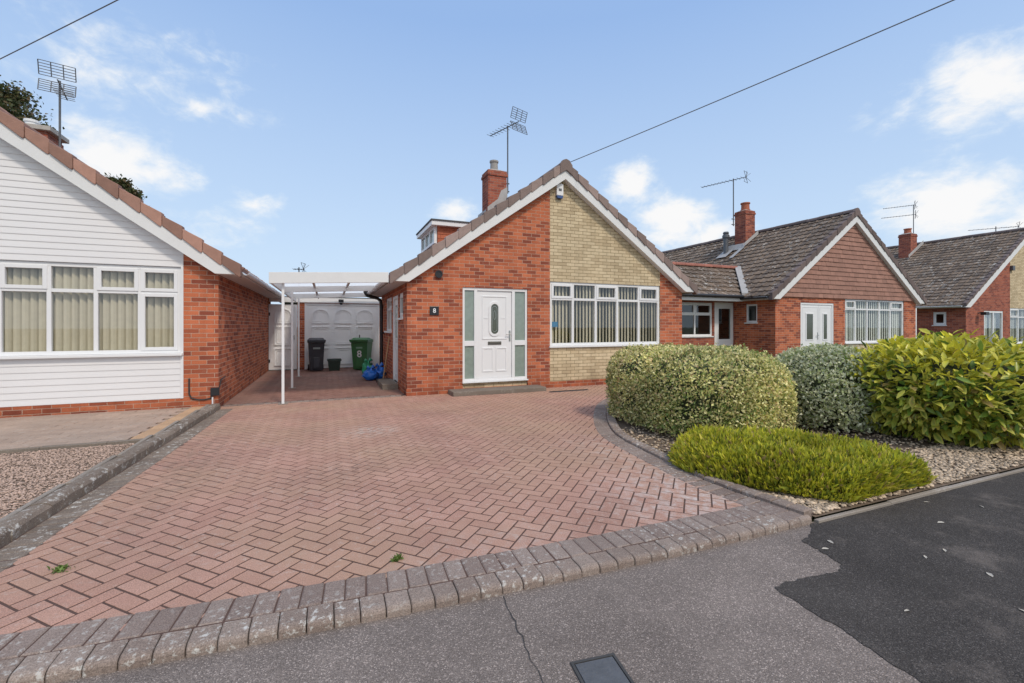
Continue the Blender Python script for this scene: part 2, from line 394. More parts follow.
def window(parent, fn, cols, z0, z1, trans=None, casements=(), blind='blind', sill=True, fw=.06, glass='glass', name='window', slat=.088, open_frac=1.0, sill_out=.05, label=None):
    f = MB(); a0, a1 = cols[0], cols[-1]; d0, d1 = .025, .085
    bar(f, fn, a0, a0+fw, z0, z1, d0, d1); bar(f, fn, a1-fw, a1, z0, z1, d0, d1)
    bar(f, fn, a0+fw, a1-fw, z0, z0+fw, d0, d1); bar(f, fn, a0+fw, a1-fw, z1-fw, z1, d0, d1)
    edges = [a0+fw/2]+list(cols[1:-1])+[a1-fw/2]
    m2 = .028
    for c in cols[1:-1]: bar(f, fn, c-m2, c+m2, z0+fw, z1-fw, d0+.001, d1-.001)
    cells = []
    for i, (l, r) in enumerate(zip(edges, edges[1:])):
        L = l+(fw/2 if i == 0 else m2); Rr = r-(fw/2 if i == len(edges)-2 else m2)
        if trans:
            bar(f, fn, L, Rr, trans-m2, trans+m2, d0+.002, d1-.002)
            cells += [((i, 0), L, Rr, z0+fw, trans-m2), ((i, 1), L, Rr, trans+m2, z1-fw)]
        else: cells.append(((i, 0), L, Rr, z0+fw, z1-fw))
    for key, L, Rr, b, t in cells:
        if key in casements:
            e = .012; L, Rr, b, t = L-e, Rr+e, b-e, t+e; k = .055; D0, D1 = d0-.012, d1-.02
            bar(f, fn, L, L+k, b, t, D0, D1); bar(f, fn, Rr-k, Rr, b, t, D0, D1)
            bar(f, fn, L+k, Rr-k, b, b+k, D0, D1); bar(f, fn, L+k, Rr-k, t-k, t, D0, D1)
    w = f.build(name, MT['white'], parent, bevel=.004)
    if label: w['label'] = label
    g = MB(); g.face([fn(a0+.02, .055, z0+.02), fn(a1-.02, .055, z0+.02), fn(a1-.02, .055, z1-.02), fn(a0+.02, .055, z1-.02)]); g.build('pane', MT[glass], w)
    if sill:
        s = MB(); bar(s, fn, a0-.03, a1+.03, z0-.045, z0-.002, -sill_out, .08); s.build('sill', MT['white'], w, bevel=.006)
    if blind:
        b = MB(); n = max(3, int((a1-a0)/slat)); rr = random.Random(int(a0*100)); step = (a1-a0)/n
        for i in range(n):
            if rr.random() > open_frac: continue
            a = a0+step*(i+.5); ang = R((38 if blind == 'blind' else 14)+rr.uniform(-9, 9)); hw = .055*max(1, slat/.1); da, dd = hw*math.cos(ang), hw*math.sin(ang); D = .14
            segs = 3; prev = None
            for k in range(segs+1):
                q = k/segs*2-1; cc = .012*(1-q*q)
                pt = (a+da*q, D+dd*q-cc)
                if prev: b.face([fn(prev[0], prev[1], z0+.03), fn(pt[0], pt[1], z0+.03), fn(pt[0], pt[1], z1-.01), fn(prev[0], prev[1], z1-.01)])
                prev = pt
        b.build('blind', MT[blind], w)
    return w

def tiles(mb, O, U, S, Nn, width, length, gauge=.3, tw=.3, thick=.04, profile='roll', clip=None, rr=None, jit=.006):
    """courses of single tiles, each an island of its own"""
    O, U, S, Nn = map(Vector, (O, U, S, Nn)); rr = rr or random.Random(3)
    nc = int(math.ceil(length/gauge-1e-6))
    for i in range(nc):
        s0 = i*gauge; s1 = min(s0+gauge+.04, length)
        lo, hi = (0, width) if clip is None else clip(s0)
        if hi-lo < .05: continue
        off = (tw/2 if i % 2 else 0) if profile == 'flat' else 0
        k = math.floor((lo-off)/tw); t = k*tw+off
        while t < hi-.01:
            a, b = max(t, lo), min(t+tw, hi); t += tw
            if b-a < .02: continue
            w = b-a-.005
            if profile == 'roll': pr = [(0, .004), (.025, .030), (.07, .030), (.10, .004), (w, .004)] if w > .12 else [(0, .004), (w, .004)]
            else: pr = [(0, 0), (w, 0)]
            lift = rr.uniform(-jit, jit); ds = rr.uniform(-jit, jit)*.8; sk = rr.uniform(-jit, jit)*.7
            n = len(pr); vs = []
            for (x, h) in pr: vs.append(O+U*(a+x)+S*(s0+ds+sk*x/tw)+Nn*(thick+h+lift))
            for (x, h) in pr: vs.append(O+U*(a+x)+S*s1+Nn*(h*.7+.004))
            for (x, h) in pr: vs.append(O+U*(a+x)+S*(s0+ds+sk*x/tw)+Nn*(-.005))
            fs = [(j, j+1, n+j+1, n+j) for j in range(n-1)]+[(2*n+j, 2*n+j+1, j+1, j) for j in range(n-1)]
            fs += [(2*n, 0, n), (n-1, 3*n-1, 2*n-1)]
            mb.raw(vs, fs)

def gable_roof(parent, x0, x1, yf, yb, slope, ztop_e, ox=.36, oy=.15, tile='tile_dark', verge='verge_dark', ridge='verge_dark', zs=2.31, gutter='white', left=True, right=True, seed=1, verge_h=.2, barge_h=.25, board='paint', gut_y0=0.0, roof_tiles=True):
    xm = (x0+x1)/2; xe0, xe1 = x0-ox, x1+ox; zr = ztop_e+slope*(xm-xe0); L = math.hypot(xm-xe0, zr-ztop_e); cs, sn = (xm-xe0)/L, (zr-ztop_e)/L
    y0, y1 = yf-oy, yb+.1
    dk = MB(); lo = .08
    P = [(xe0+.01, ztop_e-lo), (xm, zr-lo), (xe1-.01, ztop_e-lo), (xe1-.01, ztop_e-lo-.05), (xm, zr-lo-.06), (xe0+.01, ztop_e-lo-.05)]
    dk.prism(P, lambda a, d, z: (a, d, z), y0+.03, y1)
    roof = dk.build('roof', MT['felt'], parent)
    tl = MB()
    tiles(tl, (xe0, y0+.06, ztop_e-.06), (0, 1, 0), (cs, 0, sn), (-sn, 0, cs), y1-y0-.06, L-.03, rr=random.Random(seed))
    tiles(tl, (xe1, y0+.06, ztop_e-.06), (0, 1, 0), (-cs, 0, sn), (sn, 0, cs), y1-y0-.06, L-.03, rr=random.Random(seed+1))
    tl.build('roof_tiles', MT[tile], roof)
    # half-round ridge tiles
    rd = MB(); y = y0-.03; rr = random.Random(seed+5)
    while y < y1:
        e = min(y+.45, y1); a = .125; dz = rr.uniform(-.006, .006)
        prof = [(xm+a*math.cos(q), zr-.075+a*math.sin(q)*1.05+dz) for q in [math.pi*k/8 for k in range(9)]]
        rd.prism(prof, lambda aa, d, z: (aa, d, z), y, e-.012); y = e
    rd.build('ridge_tiles', MT[ridge], roof)
    # cloaked verge units up both slopes of the front gable
    vg = MB(); rr = random.Random(seed+9)
    for sgn, xe in ((1, xe0), (-1, xe1)):
        n = int(L/.33); st = (L-.05)/n
        for i in range(n):
            s0, s1 = i*st, (i+1)*st-.005; j = rr.uniform(-.004, .004)
            pa = lambda s, h: (xe+sgn*cs*s, ztop_e+sn*s+h)
            q = [pa(s0+.012, -verge_h-.012), pa(s0+.05, -verge_h-.018), pa(s1-.012, -verge_h+.014), pa(s1, -verge_h+.03), pa(s1, .006), pa(s0, .05), pa(s0, -verge_h+.02)]
            vg.prism(q, lambda aa, d, z: (aa, d, z), y0-.04+j+(.008 if i % 2 else 0), y0+.11+.004*(i % 2))
    vg.prism([(xm-.16, zr-verge_h-.115), (xm, zr-verge_h-.01), (xm+.16, zr-verge_h-.115), (xm+.16, zr-.06), (xm+.08, zr+.045), (xm, zr+.075), (xm-.08, zr+.045), (xm-.16, zr-.06)], lambda aa, d, z: (aa, d, z), y0-.05, y0+.05)
    vg.build('verge_tiles', MT[verge], roof, bevel=.008)
    # bargeboard with box ends at the eaves, filled back to the wall
    bg = MB()
    for sgn, xe, xw in ((1, xe0, x0), (-1, xe1, x1)):
        zb = ztop_e+slope*ox-.16-barge_h; b0 = max(zs+.012, zb)
        P = [(xe+sgn*.012, zs), (xw+sgn*.02, zs), (xm, zs+slope*(abs(xm-xw)-.02)), (xm, zr-verge_h-.005), (xe+sgn*.012, ztop_e-verge_h+.07)]
        bg.prism(P, lambda aa, d, z: (aa, d, z), y0-.012, yf-.002)
    bg.build('bargeboard', MT[board], parent, bevel=.003)
    for on, sgn, xe, xw in ((left, 1, xe0, x0), (right, -1, xe1, x1)):
        if not on: continue
        s = MB(); s.box(min(xe+sgn*.02, xw), max(xe+sgn*.02, xw), yf+.001, y1, zs+.002, zs+.016); s.build('soffit', MT['soffit'], parent)
        s = MB(); s.box(min(xe, xe+sgn*.018), max(xe, xe+sgn*.018), yf+.001, y1, zs-.005, ztop_e-.05); s.build('fascia', MT[board], parent)
        g = MB(); r = .055; c = (xe-sgn*.06, ztop_e-.075); n = 8
        o = [(c[0]+r*math.cos(math.pi+math.pi*k/n), c[1]+r*math.sin(math.pi+math.pi*k/n)) for k in range(n+1)]
        i_ = [(c[0]+(r-.006)*math.cos(2*math.pi-math.pi*k/n), c[1]+(r-.006)*math.sin(2*math.pi-math.pi*k/n)) for k in range(n+1)]
        g.prism(o+i_, lambda aa, d, z: (aa, d, z), y0+.1+gut_y0, y1)
        g.build('gutter', MT[gutter], parent)
    return xm, zr, cs, sn, xe0, xe1

def chimney(parent, x0, x1, y0, y1, z0, z1, brick, pots, pot_mat, potr=.1, poth=.3, flash=None, cap_mat='mortar'):
    c = MB(); c.box(x0, x1, y0, y1, z0, z1-.16); c.box(x0-.025, x1+.025, y0-.025, y1+.025, z1-.16, z1-.08); c.box(x0-.005, x1+.005, y0-.005, y1+.005, z1-.08, z1)
    ch = c.build('chimney', MT[brick], parent)
    k = MB(); k.raw([(x0+.01, y0+.01, z1), (x1-.01, y0+.01, z1), (x1-.01, y1-.01, z1), (x0+.01, y1-.01, z1), (x0+.15, y0+.12, z1+.07), (x1-.15, y0+.12, z1+.07), (x1-.15, y1-.12, z1+.07), (x0+.15, y1-.12, z1+.07)],
        [(0, 1, 5, 4), (1, 2, 6, 5), (2, 3, 7, 6), (3, 0, 4, 7), (4, 5, 6, 7)]); k.build('chimney_cap', MT[cap_mat], ch)
    for (px, py) in pots:
        p = MB(); p.lathe([(potr*1.05, 0), (potr*1.05, .04), (potr*.9, .05), (potr*.85, poth-.06), (potr*1.02, poth-.05), (potr*1.02, poth), (potr*.7, poth), (potr*.7, poth-.2)], (px, py, z1+.04), 16)
        p.build('chimney_pot', MT[pot_mat], ch)
    if flash:
        f = MB()
        for q in flash: f.face(q)
        f.build('flashing', MT['lead'], ch)
    return ch

def text_mesh(txt, size, name, mat, parent, fn, ac, zc, d, depth=.004, world=True):
    cu = bpy.data.curves.new('lettering', 'FONT'); cu.body = txt; cu.size = size; cu.align_x = 'CENTER'; cu.align_y = 'CENTER'; cu.extrude = depth/2; cu.offset = size*.018
    o = bpy.data.objects.new('lettering', cu); COL.objects.link(o)
    dg = bpy.context.evaluated_depsgraph_get(); dg.update(); me = bpy.data.meshes.new_from_object(o.evaluated_get(dg))
    mb = MB(); vs = [fn(ac+v.co.x, d-v.co.z, zc+v.co.y) for v in me.vertices]
    mb.raw(vs, [tuple(p.vertices) for p in me.polygons])
    bpy.data.objects.remove(o); bpy.data.curves.remove(cu)
    return mb.build(name, mat, parent) if world else mb.build(name, mat, parent, org=(0, 0, 0))

# ------------------------------------------------------------------ ground, pavement, drive
def edge_x(y): return -1.70-.045*(9-y)
def kerb_y(x): return 2.335-.07*x+.011*x*x if x > -1.5 else 2.465
def sheet(name, poly, z, mat, kind='structure'):
    mb = MB(); mb.face([(x, y, z) for x, y in poly]); return mb.build(name, mat, kind=kind)
sheet('ground', [(-400, -300), (400, -300), (400, 600), (-400, 600)], -.075, MT['earth'])
PAVE_TOP = [(x, kerb_y(x)+.02) for x in np.linspace(-3, 3.4, 22)]
sheet('pavement', [(-60, -12), (60, -12), (60, 2.19), (3.45, 2.225)]+PAVE_TOP[::-1]+[(-60, 2.5)], -.05, MT['tarmac'])
tw = [(2.26, 1.06), (2.285, 1.25), (2.30, 1.48), (2.313, 1.757), (2.45, 1.77), (2.66, 1.747), (2.80, 1.72), (2.93, 1.768), (2.97, 1.93), (2.999, 2.07), (3.17, 2.12), (3.30, 2.215), (3.5, 2.22), (8, 2.19), (60, 2.185), (60, -12), (2.0, -12), (2.13, 0.2)]
pts = []
for (p, q) in zip(tw[:12], tw[1:13]):
    for k in range(6):
        t = k/6; pts.append((p[0]+(q[0]-p[0])*t+random.uniform(-.012, .012), p[1]+(q[1]-p[1])*t+random.uniform(-.012, .012)))
sheet('pavement_patch', pts+tw[12:], -.046, MT['tarmac_new'])
cr = MB(); cp = [(.882+random.uniform(-.008, .008)-(2.26-y)*.11, y) for y in np.linspace(2.26, 1.5, 22)]
for p, q in zip(cp, cp[1:]):
    d = Vector((q[0]-p[0], q[1]-p[1])).normalized(); n = Vector((-d.y, d.x))*random.uniform(.0012, .003)
    cr.face([(p[0]-n.x, p[1]-n.y, -.0455), (q[0]-n.x, q[1]-n.y, -.0455), (q[0]+n.x, q[1]+n.y, -.0455), (p[0]+n.x, p[1]+n.y, -.0455)])
cr.build('pavement_crack', M_plain('crack_dirt', (.05, .045, .042), .95, .3, 20), kind='structure')

CURVE = [(3.42, 2.20), (3.38, 2.5), (3.34, 2.8), (3.32, 3.14), (3.38, 3.6), (3.44, 4.1), (3.50, 4.5), (3.60, 4.9), (3.92, 5.5), (4.32, 6.12), (4.75, 6.7), (5.3, 7.2), (6.1, 7.5), (7.4, 7.62), (8.6, 7.62)]
def resample(pts, step):
    out = [Vector(pts[0])]; acc = 0
    for p, q in zip(pts, pts[1:]):
        p, q = Vector(p), Vector(q); d = (q-p).length; t = step-acc
        while t <= d: out.append(p+(q-p)*t/d); t += step
        acc = (acc+d) % step
    return out
def smooth2(pts, n=3):
    pts = [Vector(p) for p in pts]
    for _ in range(n):
        o = [pts[0]]
        for a, b in zip(pts, pts[1:]): o += [a*.75+b*.25, a*.25+b*.75]
        o.append(pts[-1]); pts = o
    return pts
CS = smooth2(CURVE)
def curve_x(y):
    for a, b in zip(CS, CS[1:]):
        if a.y <= y <= b.y and b.y > a.y: return a.x+(b.x-a.x)*(y-a.y)/(b.y-a.y)
    return 9.0 if y > 7.5 else 3.42

def block(mb, cx, cy, ang, lx, ly, z0, z1, ch=.006, jz=.0):
    """one paving block with chamfered top edges"""
    c, s = math.cos(ang), math.sin(ang); z1 += random.uniform(-jz, jz); tx, ty = random.uniform(-jz, jz), random.uniform(-jz, jz)
    vs = []
    for (k, z) in ((0, z0), (0, z1-ch*.8), (ch, z1)):
        for (u, v) in ((-1, -1), (1, -1), (1, 1), (-1, 1)):
            x, y = u*(lx/2-k), v*(ly/2-k); vs.append((cx+x*c-y*s, cy+x*s+y*c, z+(tx*u+ty*v if z > z0 else 0)))
    fs = [(8, 9, 10, 11)]
    for k in (0, 4):
        for i in range(4): j = (i+1) % 4; fs.append((k+i, k+j, k+4+j, k+4+i))
    mb.raw(vs, fs)

def herringbone(name, test, x0, x1, y0, y1, mat, W=.101, ang=R(45), ref=(0, 0)):
    mb = MB(); c, s = math.cos(ang), math.sin(ang); Rr = int(math.hypot(x1-x0, y1-y0)/W)+4; cx, cy = (x0+x1)/2, (y0+y1)/2
    i0 = round(((cx-ref[0])*c+(cy-ref[1])*s)/W); j0 = round((-(cx-ref[0])*s+(cy-ref[1])*c)/W)
    for i in range(i0-Rr, i0+Rr):
        for j in range(j0-Rr, j0+Rr):
            k = (i-j) % 4
            if k == 0: u, v, lx, ly = i+1, j+.5, 2, 1
            elif k == 3: u, v, lx, ly = i+.5, j+1, 1, 2
            else: continue
            u *= W; v *= W; x, y = ref[0]+u*c-v*s, ref[1]+u*s+v*c
            if x0 <= x <= x1 and y0 <= y <= y1 and test(x, y):
                block(mb, x, y, ang, lx*W-.0125, ly*W-.0125, -.03, 0, .002, .0006)
    return mb.build(name, mat, kind='structure')
sheet('drive_bedding', [(-2.0, 2.60), (0, 2.45), (3.30, 2.36)]+[(p.x, p.y) for p in CS[4:]]+[(8.6, 9.3), (1.5, 9.3), (1.5, 16.05), (-1.75, 16.05), (-1.75, 9.3)], -.003, MT['joint'])
def in_drive(x, y):
    return y > kerb_y(x)+.235 and y < 9.2 and x > edge_x(y)+.14 and x < curve_x(y)-.22 if y < 7.9 else (y < 9.25 and -1.7 < x < 8.7)
herringbone('driveway', in_drive, -2.2, 8.7, 2.4, 9.3, MT['paving'])
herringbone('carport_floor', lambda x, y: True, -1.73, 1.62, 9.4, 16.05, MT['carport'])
# a line of grey blocks across the carport mouth
mb = MB(); x = -1.66
while x < 1.36: block(mb, x, 9.29, 0, .102, .2, -.03, .003, .006, .001); x += .107
mb.build('threshold_blocks', MT['soldier'], kind='structure')
# front kerb: bull-nosed blocks and a soldier course behind
kb = MB(); sb = MB(); xk = -2.3
while xk < 3.32:
    a = math.atan(-.07+.022*(xk+.06)) if xk > -1.5 else 0; xm_ = xk+.062; y = kerb_y(xm_); w = .118; jz = random.uniform(-.003, .003); jy = random.uniform(-.004, .004)
    prof = [(0, -.06), (0, -.020), (.006, -.008), (.016, -.001), (.030, .003), (.128, .006), (.133, .002), (.133, -.05)]
    n = len(prof); vs = []
    for sx in (-w/2, -w/2+.005, w/2-.005, w/2):
        e = .004 if abs(sx) > w/2-.001 else 0
        for (d, z) in prof: vs.append((xm_+sx*math.cos(a)-d*math.sin(a)*0, y+jy+d+sx*math.sin(a)+(e if d < .06 else -e), z-e+jz))
    fs = [tuple(range(n-1, -1, -1)), tuple(range(3*n, 4*n))]
    for k in range(3):
        for i in range(n-1): fs.append((k*n+i, k*n+i+1, (k+1)*n+i+1, (k+1)*n+i))
    kb.raw(vs, fs)
    xk += .1225
xk = -2.3
while xk < 3.32:
    a = math.atan(-.07+.022*xk) if xk > -1.5 else 0
    block(sb, xk+.054, kerb_y(xk+.054)+.138+.103, a, .1025, .2, -.03, .006, .007, .0015); xk += .1085
jb = MB(); xs_ = np.linspace(-2.3, 3.3, 40)
for a_, b_ in zip(xs_, xs_[1:]): jb.face([(a_, kerb_y(a_)+.12, .0005), (b_, kerb_y(b_)+.12, .0005), (b_, kerb_y(b_)+.336, .0005), (a_, kerb_y(a_)+.336, .0005)])
yl_ = np.linspace(2.6, 8.9, 20)
for a_, b_ in zip(yl_, yl_[1:]): jb.face([(edge_x(a_), a_, .0007), (edge_x(a_)+.206, a_, .0007), (edge_x(b_)+.206, b_, .0007), (edge_x(b_), b_, .0007)])
jb.build('joint_bed', MT['joint'], kind='structure')
kb.build('kerb', MT['kerb'], kind='structure'); sb.build('border_blocks', MT['soldier'], kind='structure')
# curved border along the planting bed
ck = MB(); cs_ = MB()
for step, off, lx, ly, mbx, z1 in ((.125, -.06, .118, .12, ck, .035), (.1085, -.225, .102, .2, cs_, .006)):
    line = resample([(p.x, p.y) for p in CS if p.y > 2.25], step)
    for p, q in zip(line, line[1:]):
        t = (q-p).normalized(); nrm = Vector((t.y, -t.x)); m_ = (p+q)/2+nrm*off
        block(mbx, m_.x, m_.y, math.atan2(t.y, t.x), lx, ly, -.04, z1, .012 if off > -.1 else .007, .002)
ck.build('bed_kerb', MT['kerb'], kind='structure'); cs_.build('border_blocks', MT['soldier'], kind='structure')
# left boundary edging and its soldier course
ed = MB(); so = MB(); y = 2.3
while y < 8.95:
    l = min(.42, 9.0-y); a = math.atan2(1, .045)
    cx = edge_x(y+l/2)
    O = []
    prof = [(.0, -.05), (.0, .075), (-.02, .098), (-.06, .108), (-.12, .100), (-.145, .075), (-.145, -.05)]
    dx = .045*l/2; vs = []; n = len(prof); jz = random.uniform(-.006, .006)
    for k, yy in enumerate((y+.003, y+l*.35, y+l*.7, y+l-.003)):
        e = .004 if k in (0, 3) else 0
        for (px, z) in prof: vs.append((edge_x(yy)+px+random.uniform(-.004, .004), yy, z-e+jz+random.uniform(-.005, .005)))
    fs = [tuple(range(n)), tuple(range(4*n-1, 3*n-1, -1))]
    for k in range(3):
        for i in range(n-1): fs.append((k*n+i, (k+1)*n+i, (k+1)*n+i+1, k*n+i+1))
    ed.raw(vs, fs); y += l
ed.build('boundary_kerb', MT['edging'], kind='structure')
y = 2.65
while y < 8.9: block(so, edge_x(y)+.107, y, R(90)-.045, .102, .2, -.03, .004, .006, .0015); y += .107
so.build('border_blocks', MT['edging'], kind='structure')
e2 = MB()
y = 2.3
while y < 8.9: block(e2, edge_x(y+.45)-.20, y+.45, R(90)-.0, .89, .05, -.05, .075, .008, .003); y += .9
e2.build('boundary_edging', MT['concrete'], kind='structure')
# neighbour's forecourt: paving by the house, gravel in front
lp = MB()
y = 6.80; row = 0
while y < 9.25:
    x = -9.0+(.15 if row % 2 else 0)
    while x < edge_x(y)-.25:
        if x < edge_x(y)-.42: block(lp, x, y+.075, 0, .295, .145, -.04, .045, .005, .001)
        x += .30
    row += 1; y += .15
lp.build('forecourt_paving', MT['lpaving'], kind='structure')
st = MB(); y = 6.75
while y < 9.0: block(st, edge_x(y+.1)-.33, y+.1, 0, .19, .198, -.04, .048, .005, .001); y += .2
st.build('forecourt_paving_edge', M_blocks('tan_paving', (.55, .36, .22), (.48, .31, .19), .1), kind='structure')
fe = MB(); x = -9
while x < -2.3: block(fe, x+.3, 6.70, 0, .595, .06, -.04, .055, .006, .002); x += .6
fe.build('gravel_edging', MT['step'], kind='structure')
sheet('gravel_bed', [(-9, 2.4), (edge_x(2.4)-.22, 2.4), (edge_x(6.7)-.22, 6.7), (-9, 6.7)], .015, MT['soil'])

def stones(name, n, sampler, smin, smax, mat, z, label, flat=.6):
    ico = []; t = (1+5**.5)/2
    base = np.array([(-1, t, 0), (1, t, 0), (-1, -t, 0), (1, -t, 0), (0, -1, t), (0, 1, t), (0, -1, -t), (0, 1, -t), (t, 0, -1), (t, 0, 1), (-t, 0, -1), (-t, 0, 1)])/1.9
    fc = np.array([(0, 11, 5), (0, 5, 1), (0, 1, 7), (0, 7, 10), (0, 10, 11), (1, 5, 9), (5, 11, 4), (11, 10, 2), (10, 7, 6), (7, 1, 8), (3, 9, 4), (3, 4, 2), (3, 2, 6), (3, 6, 8), (3, 8, 9), (4, 9, 5), (2, 4, 11), (6, 2, 10), (8, 6, 7), (9, 8, 1)])
    P = np.array([sampler() for _ in range(n)]); s = rng.uniform(smin, smax, n)
    V = base[None]*s[:, None, None]*rng.uniform(.7, 1.3, (n, 1, 3))*rng.uniform(.82, 1.18, (n, 12, 1)); V[:, :, 2] *= flat
    a = rng.uniform(0, 6.28, n); c, sn = np.cos(a)[:, None], np.sin(a)[:, None]
    X = V[:, :, 0]*c-V[:, :, 1]*sn; Y = V[:, :, 0]*sn+V[:, :, 1]*c
    V = np.stack([X+P[:, 0:1], Y+P[:, 1:2], V[:, :, 2]+z+rng.uniform(0, smax*.5, (n, 1))], 2)
    F = (fc[None]+(np.arange(n)*12)[:, None, None]).reshape(-1, 3)
    o = np_mesh(name, V.reshape(-1, 3), F, mat); return tag(o, label, 'gravel', kind='stuff')
def s_left():
    while True:
        y = random.uniform(3.2, 6.66); x = edge_x(y)-.235-abs(random.random())**1.0*2.4
        if x > -4.2 and x < edge_x(y)-.24: return (x, y)
stones('gravel', 24000, s_left, .006, .0115, MT['stone_pink'], .018, 'pinkish gravel triangle beside the left bungalow boundary')
sheet('planting_bed', [(3.40, 2.245), (60, 2.235), (60, 7.6)]+[(p.x+.0, p.y) for p in CS[::-1] if p.y > 2.3], -.022, MT['soil'])
def s_right():
    while True:
        r = random.random()
        x = 3.4+random.random()**1.3*6.0; y = random.uniform(2.27, 3.0) if r < .6 else random.uniform(2.27, 5.2)
        if x > curve_x(y)+.03 and x < 9.6: return (x, y)
stones('gravel', 13000, s_right, .010, .021, MT['stone_pale'], -.014, 'pale flint gravel around the bushes on the right', .55)
be = MB(); x = 3.37
while x < 30: block(be, x+.45, 2.218, -.002, .895, .035, -.06, -.024, .006, .002); x += .9
be.build('bed_edging', MT['concrete'], kind='structure')

# ------------------------------------------------------------------ bungalows
YF = 9.2
# --- the main bungalow
X0, X1 = 1.486, 8.645
H1 = thing('brick_bungalow', 'red and buff brick bungalow with white front door behind the herringbone drive', 'bungalow', (5.066, YF, 0))
slope = .70; xm = (X0+X1)/2; zt = lambda x: 2.40+slope*(min(x, X1)-X0 if x < xm else X1-x)+.10
w = MB(); door = (2.655, 4.172, .09, 2.25); side = [(9.72, 10.30, 1.56, 2.15), (10.46, 11.30, .10, 2.13), (11.55, 12.75, 1.24, 2.16)]
fn = FR(YF)
wall(w, fn, [(X0, 0), (4.74, 0)], [(X0, zt(X0)), (4.74, zt(4.74))], [door])
wall(w, fn, [(7.919, 0), (X1, 0)], [(7.919, zt(7.919)), (X1, zt(X1))])
wall(w, SD(X0), [(YF, 0), (13.8, 0)], [(YF, 2.45), (13.8, 2.45)], side)
wall(w, lambda a, d, z: (X1-d, a, z), [(YF, 0), (13.8, 0)], [(YF, 2.45), (13.8, 2.45)])
wall(w, lambda a, d, z: (a, 13.8-d, z), [(X0, 0), (xm, 0), (X1, 0)], [(X0, zt(X0)), (xm, zt(xm)), (X1, zt(X1))])
w.box(X0-.014, 2.655, YF-.014, YF+.05, -.03, .135); w.box(4.172, X1+.014, YF-.014, YF+.05, -.03, .135); w.box(X0-.014, X0+.04, YF+.05, 10.44, -.03, .135); w.box(X0-.014, X0+.04, 11.32, 13.8, -.03, .135)
w.build('brick_wall', [MT['brick'], MT['room']], H1)
w = MB(); wall(w, fn, [(4.74, 2.452), (7.919, 2.452)], [(4.74, zt(4.74)), (xm, zt(xm)), (7.919, zt(7.919))])
wall(w, fn, [(4.74, .135), (7.919, .135)], [(4.74, .905), (7.919, .905)])
c = rect(4.74, 7.919, .905, 2.452)
for p, q in zip(c, c[1:]+c[:1]):
    w.face([fn(p[0], 0, p[1]), fn(q[0], 0, q[1]), fn(q[0], .1, q[1]), fn(p[0], .1, p[1])], 0); w.face([fn(p[0], .1, p[1]), fn(q[0], .1, q[1]), fn(q[0], .8, q[1]), fn(p[0], .8, p[1])], 1)
w.face([fn(a, .8, z) for a, z in c], 1)
w.build('buff_brick_panel', [MT['buff'], MT['room']], H1)
gable_roof(H1, X0, X1, YF, 13.8, slope, 2.425, verge_h=.17, tile='tile_red', verge='verge_grey', ridge='verge_grey', gutter='white', seed=11)
wn = window(H1, fn, [4.742, 5.362, 5.998, 6.621, 7.271, 7.917], .962, 2.452, 2.05, {(0, 1), (2, 1), (4, 1)}, slat=.093)
s = MB(); bar(s, fn, 4.82, 4.97, 1.40, 1.52, .057, .06); s.build('window_sticker', MT['sticker'], wn)
# front door with side lights
f = MB(); a0, a1, b0, b1 = 2.657, 4.170, .228, 2.248
for (l, r) in ((a0, a0+.05), (2.92, 2.99), (3.80, 3.87), (a1-.05, a1)): bar(f, fn, l, r, b0, b1, .02, .09)
for (l, r) in ((a0+.05, 2.92), (2.99, 3.80), (3.87, a1-.05)): bar(f, fn, l, r, b1-.06, b1, .021, .089); bar(f, fn, l, r, b0, b0+.055, .021, .089)
for (l, r) in ((a0+.05, 2.92), (3.87, a1-.05)): bar(f, fn, l, r, .99, 1.10, .021, .089)
bar(f, fn, a0-.01, a1+.01, b0-.03, b0-.002, -.035, .09)
df = f.build('door_frame', MT['white'], H1, bevel=.004)
g = MB()
for (l, r) in ((a0+.04, 2.93), (3.86, a1-.04)): bar(g, fn, l, r, b0+.04, b1-.05, .05, .056)
g.build('side_light', MT['frost'], df)
p = MB(); bar(p, fn, a0, a1, .09, .197, .03, .12); p.build('threshold_panel', MT['buff'], df)
d = MB(); bar(d, fn, 2.995, 3.795, b0+.058, b1-.063, .045, .085)
cx = 3.395
def oval(cx, cz, a, b, n=28, ex=2.0): return [(cx+a*abs(math.cos(t))**(2/ex)*math.copysign(1, math.cos(t)), cz+b*abs(math.sin(t))**(2/ex)*math.copysign(1, math.sin(t))) for t in [2*math.pi*k/n for k in range(n)]]
def stad(cx, cz, a, b, n=14): return [(cx+a*math.cos(t), cz+b-a+a*math.sin(t)) for t in [math.pi*k/n for k in range(n+1)]]+[(cx+a*math.cos(t), cz-b+a+a*math.sin(t)) for t in [math.pi+math.pi*k/n for k in range(n+1)]]
d.ring(stad(cx, 1.575, .135, .385), stad(cx, 1.575, .085, .33), fn, .046, .028)
d.ring(rect(cx-.29, cx+.29, 1.13, 2.08), rect(cx-.265, cx+.265, 1.155, 2.055), fn, .046, .034)
for l, r in ((cx-.29, cx-.03), (cx+.03, cx+.29)): d.ring(rect(l, r, .42, .95), rect(l+.03, r-.03, .45, .92), fn, .046, .034)
fd = d.build('front_door', MT['white'], H1, bevel=.003)
g = MB(); g.prism(stad(cx, 1.575, .087, .332), fn, .043, .038); g.build('oval_glass', MT['frost_dark'], fd)
g = MB(); g.ring(stad(cx, 1.575, .06, .28), stad(cx, 1.575, .053, .273), fn, .038, .036); g.ring(oval(cx, 1.66, .03, .1), oval(cx, 1.66, .023, .093), fn, .038, .036); g.build('leaded_line', MT['chrome'], fd)
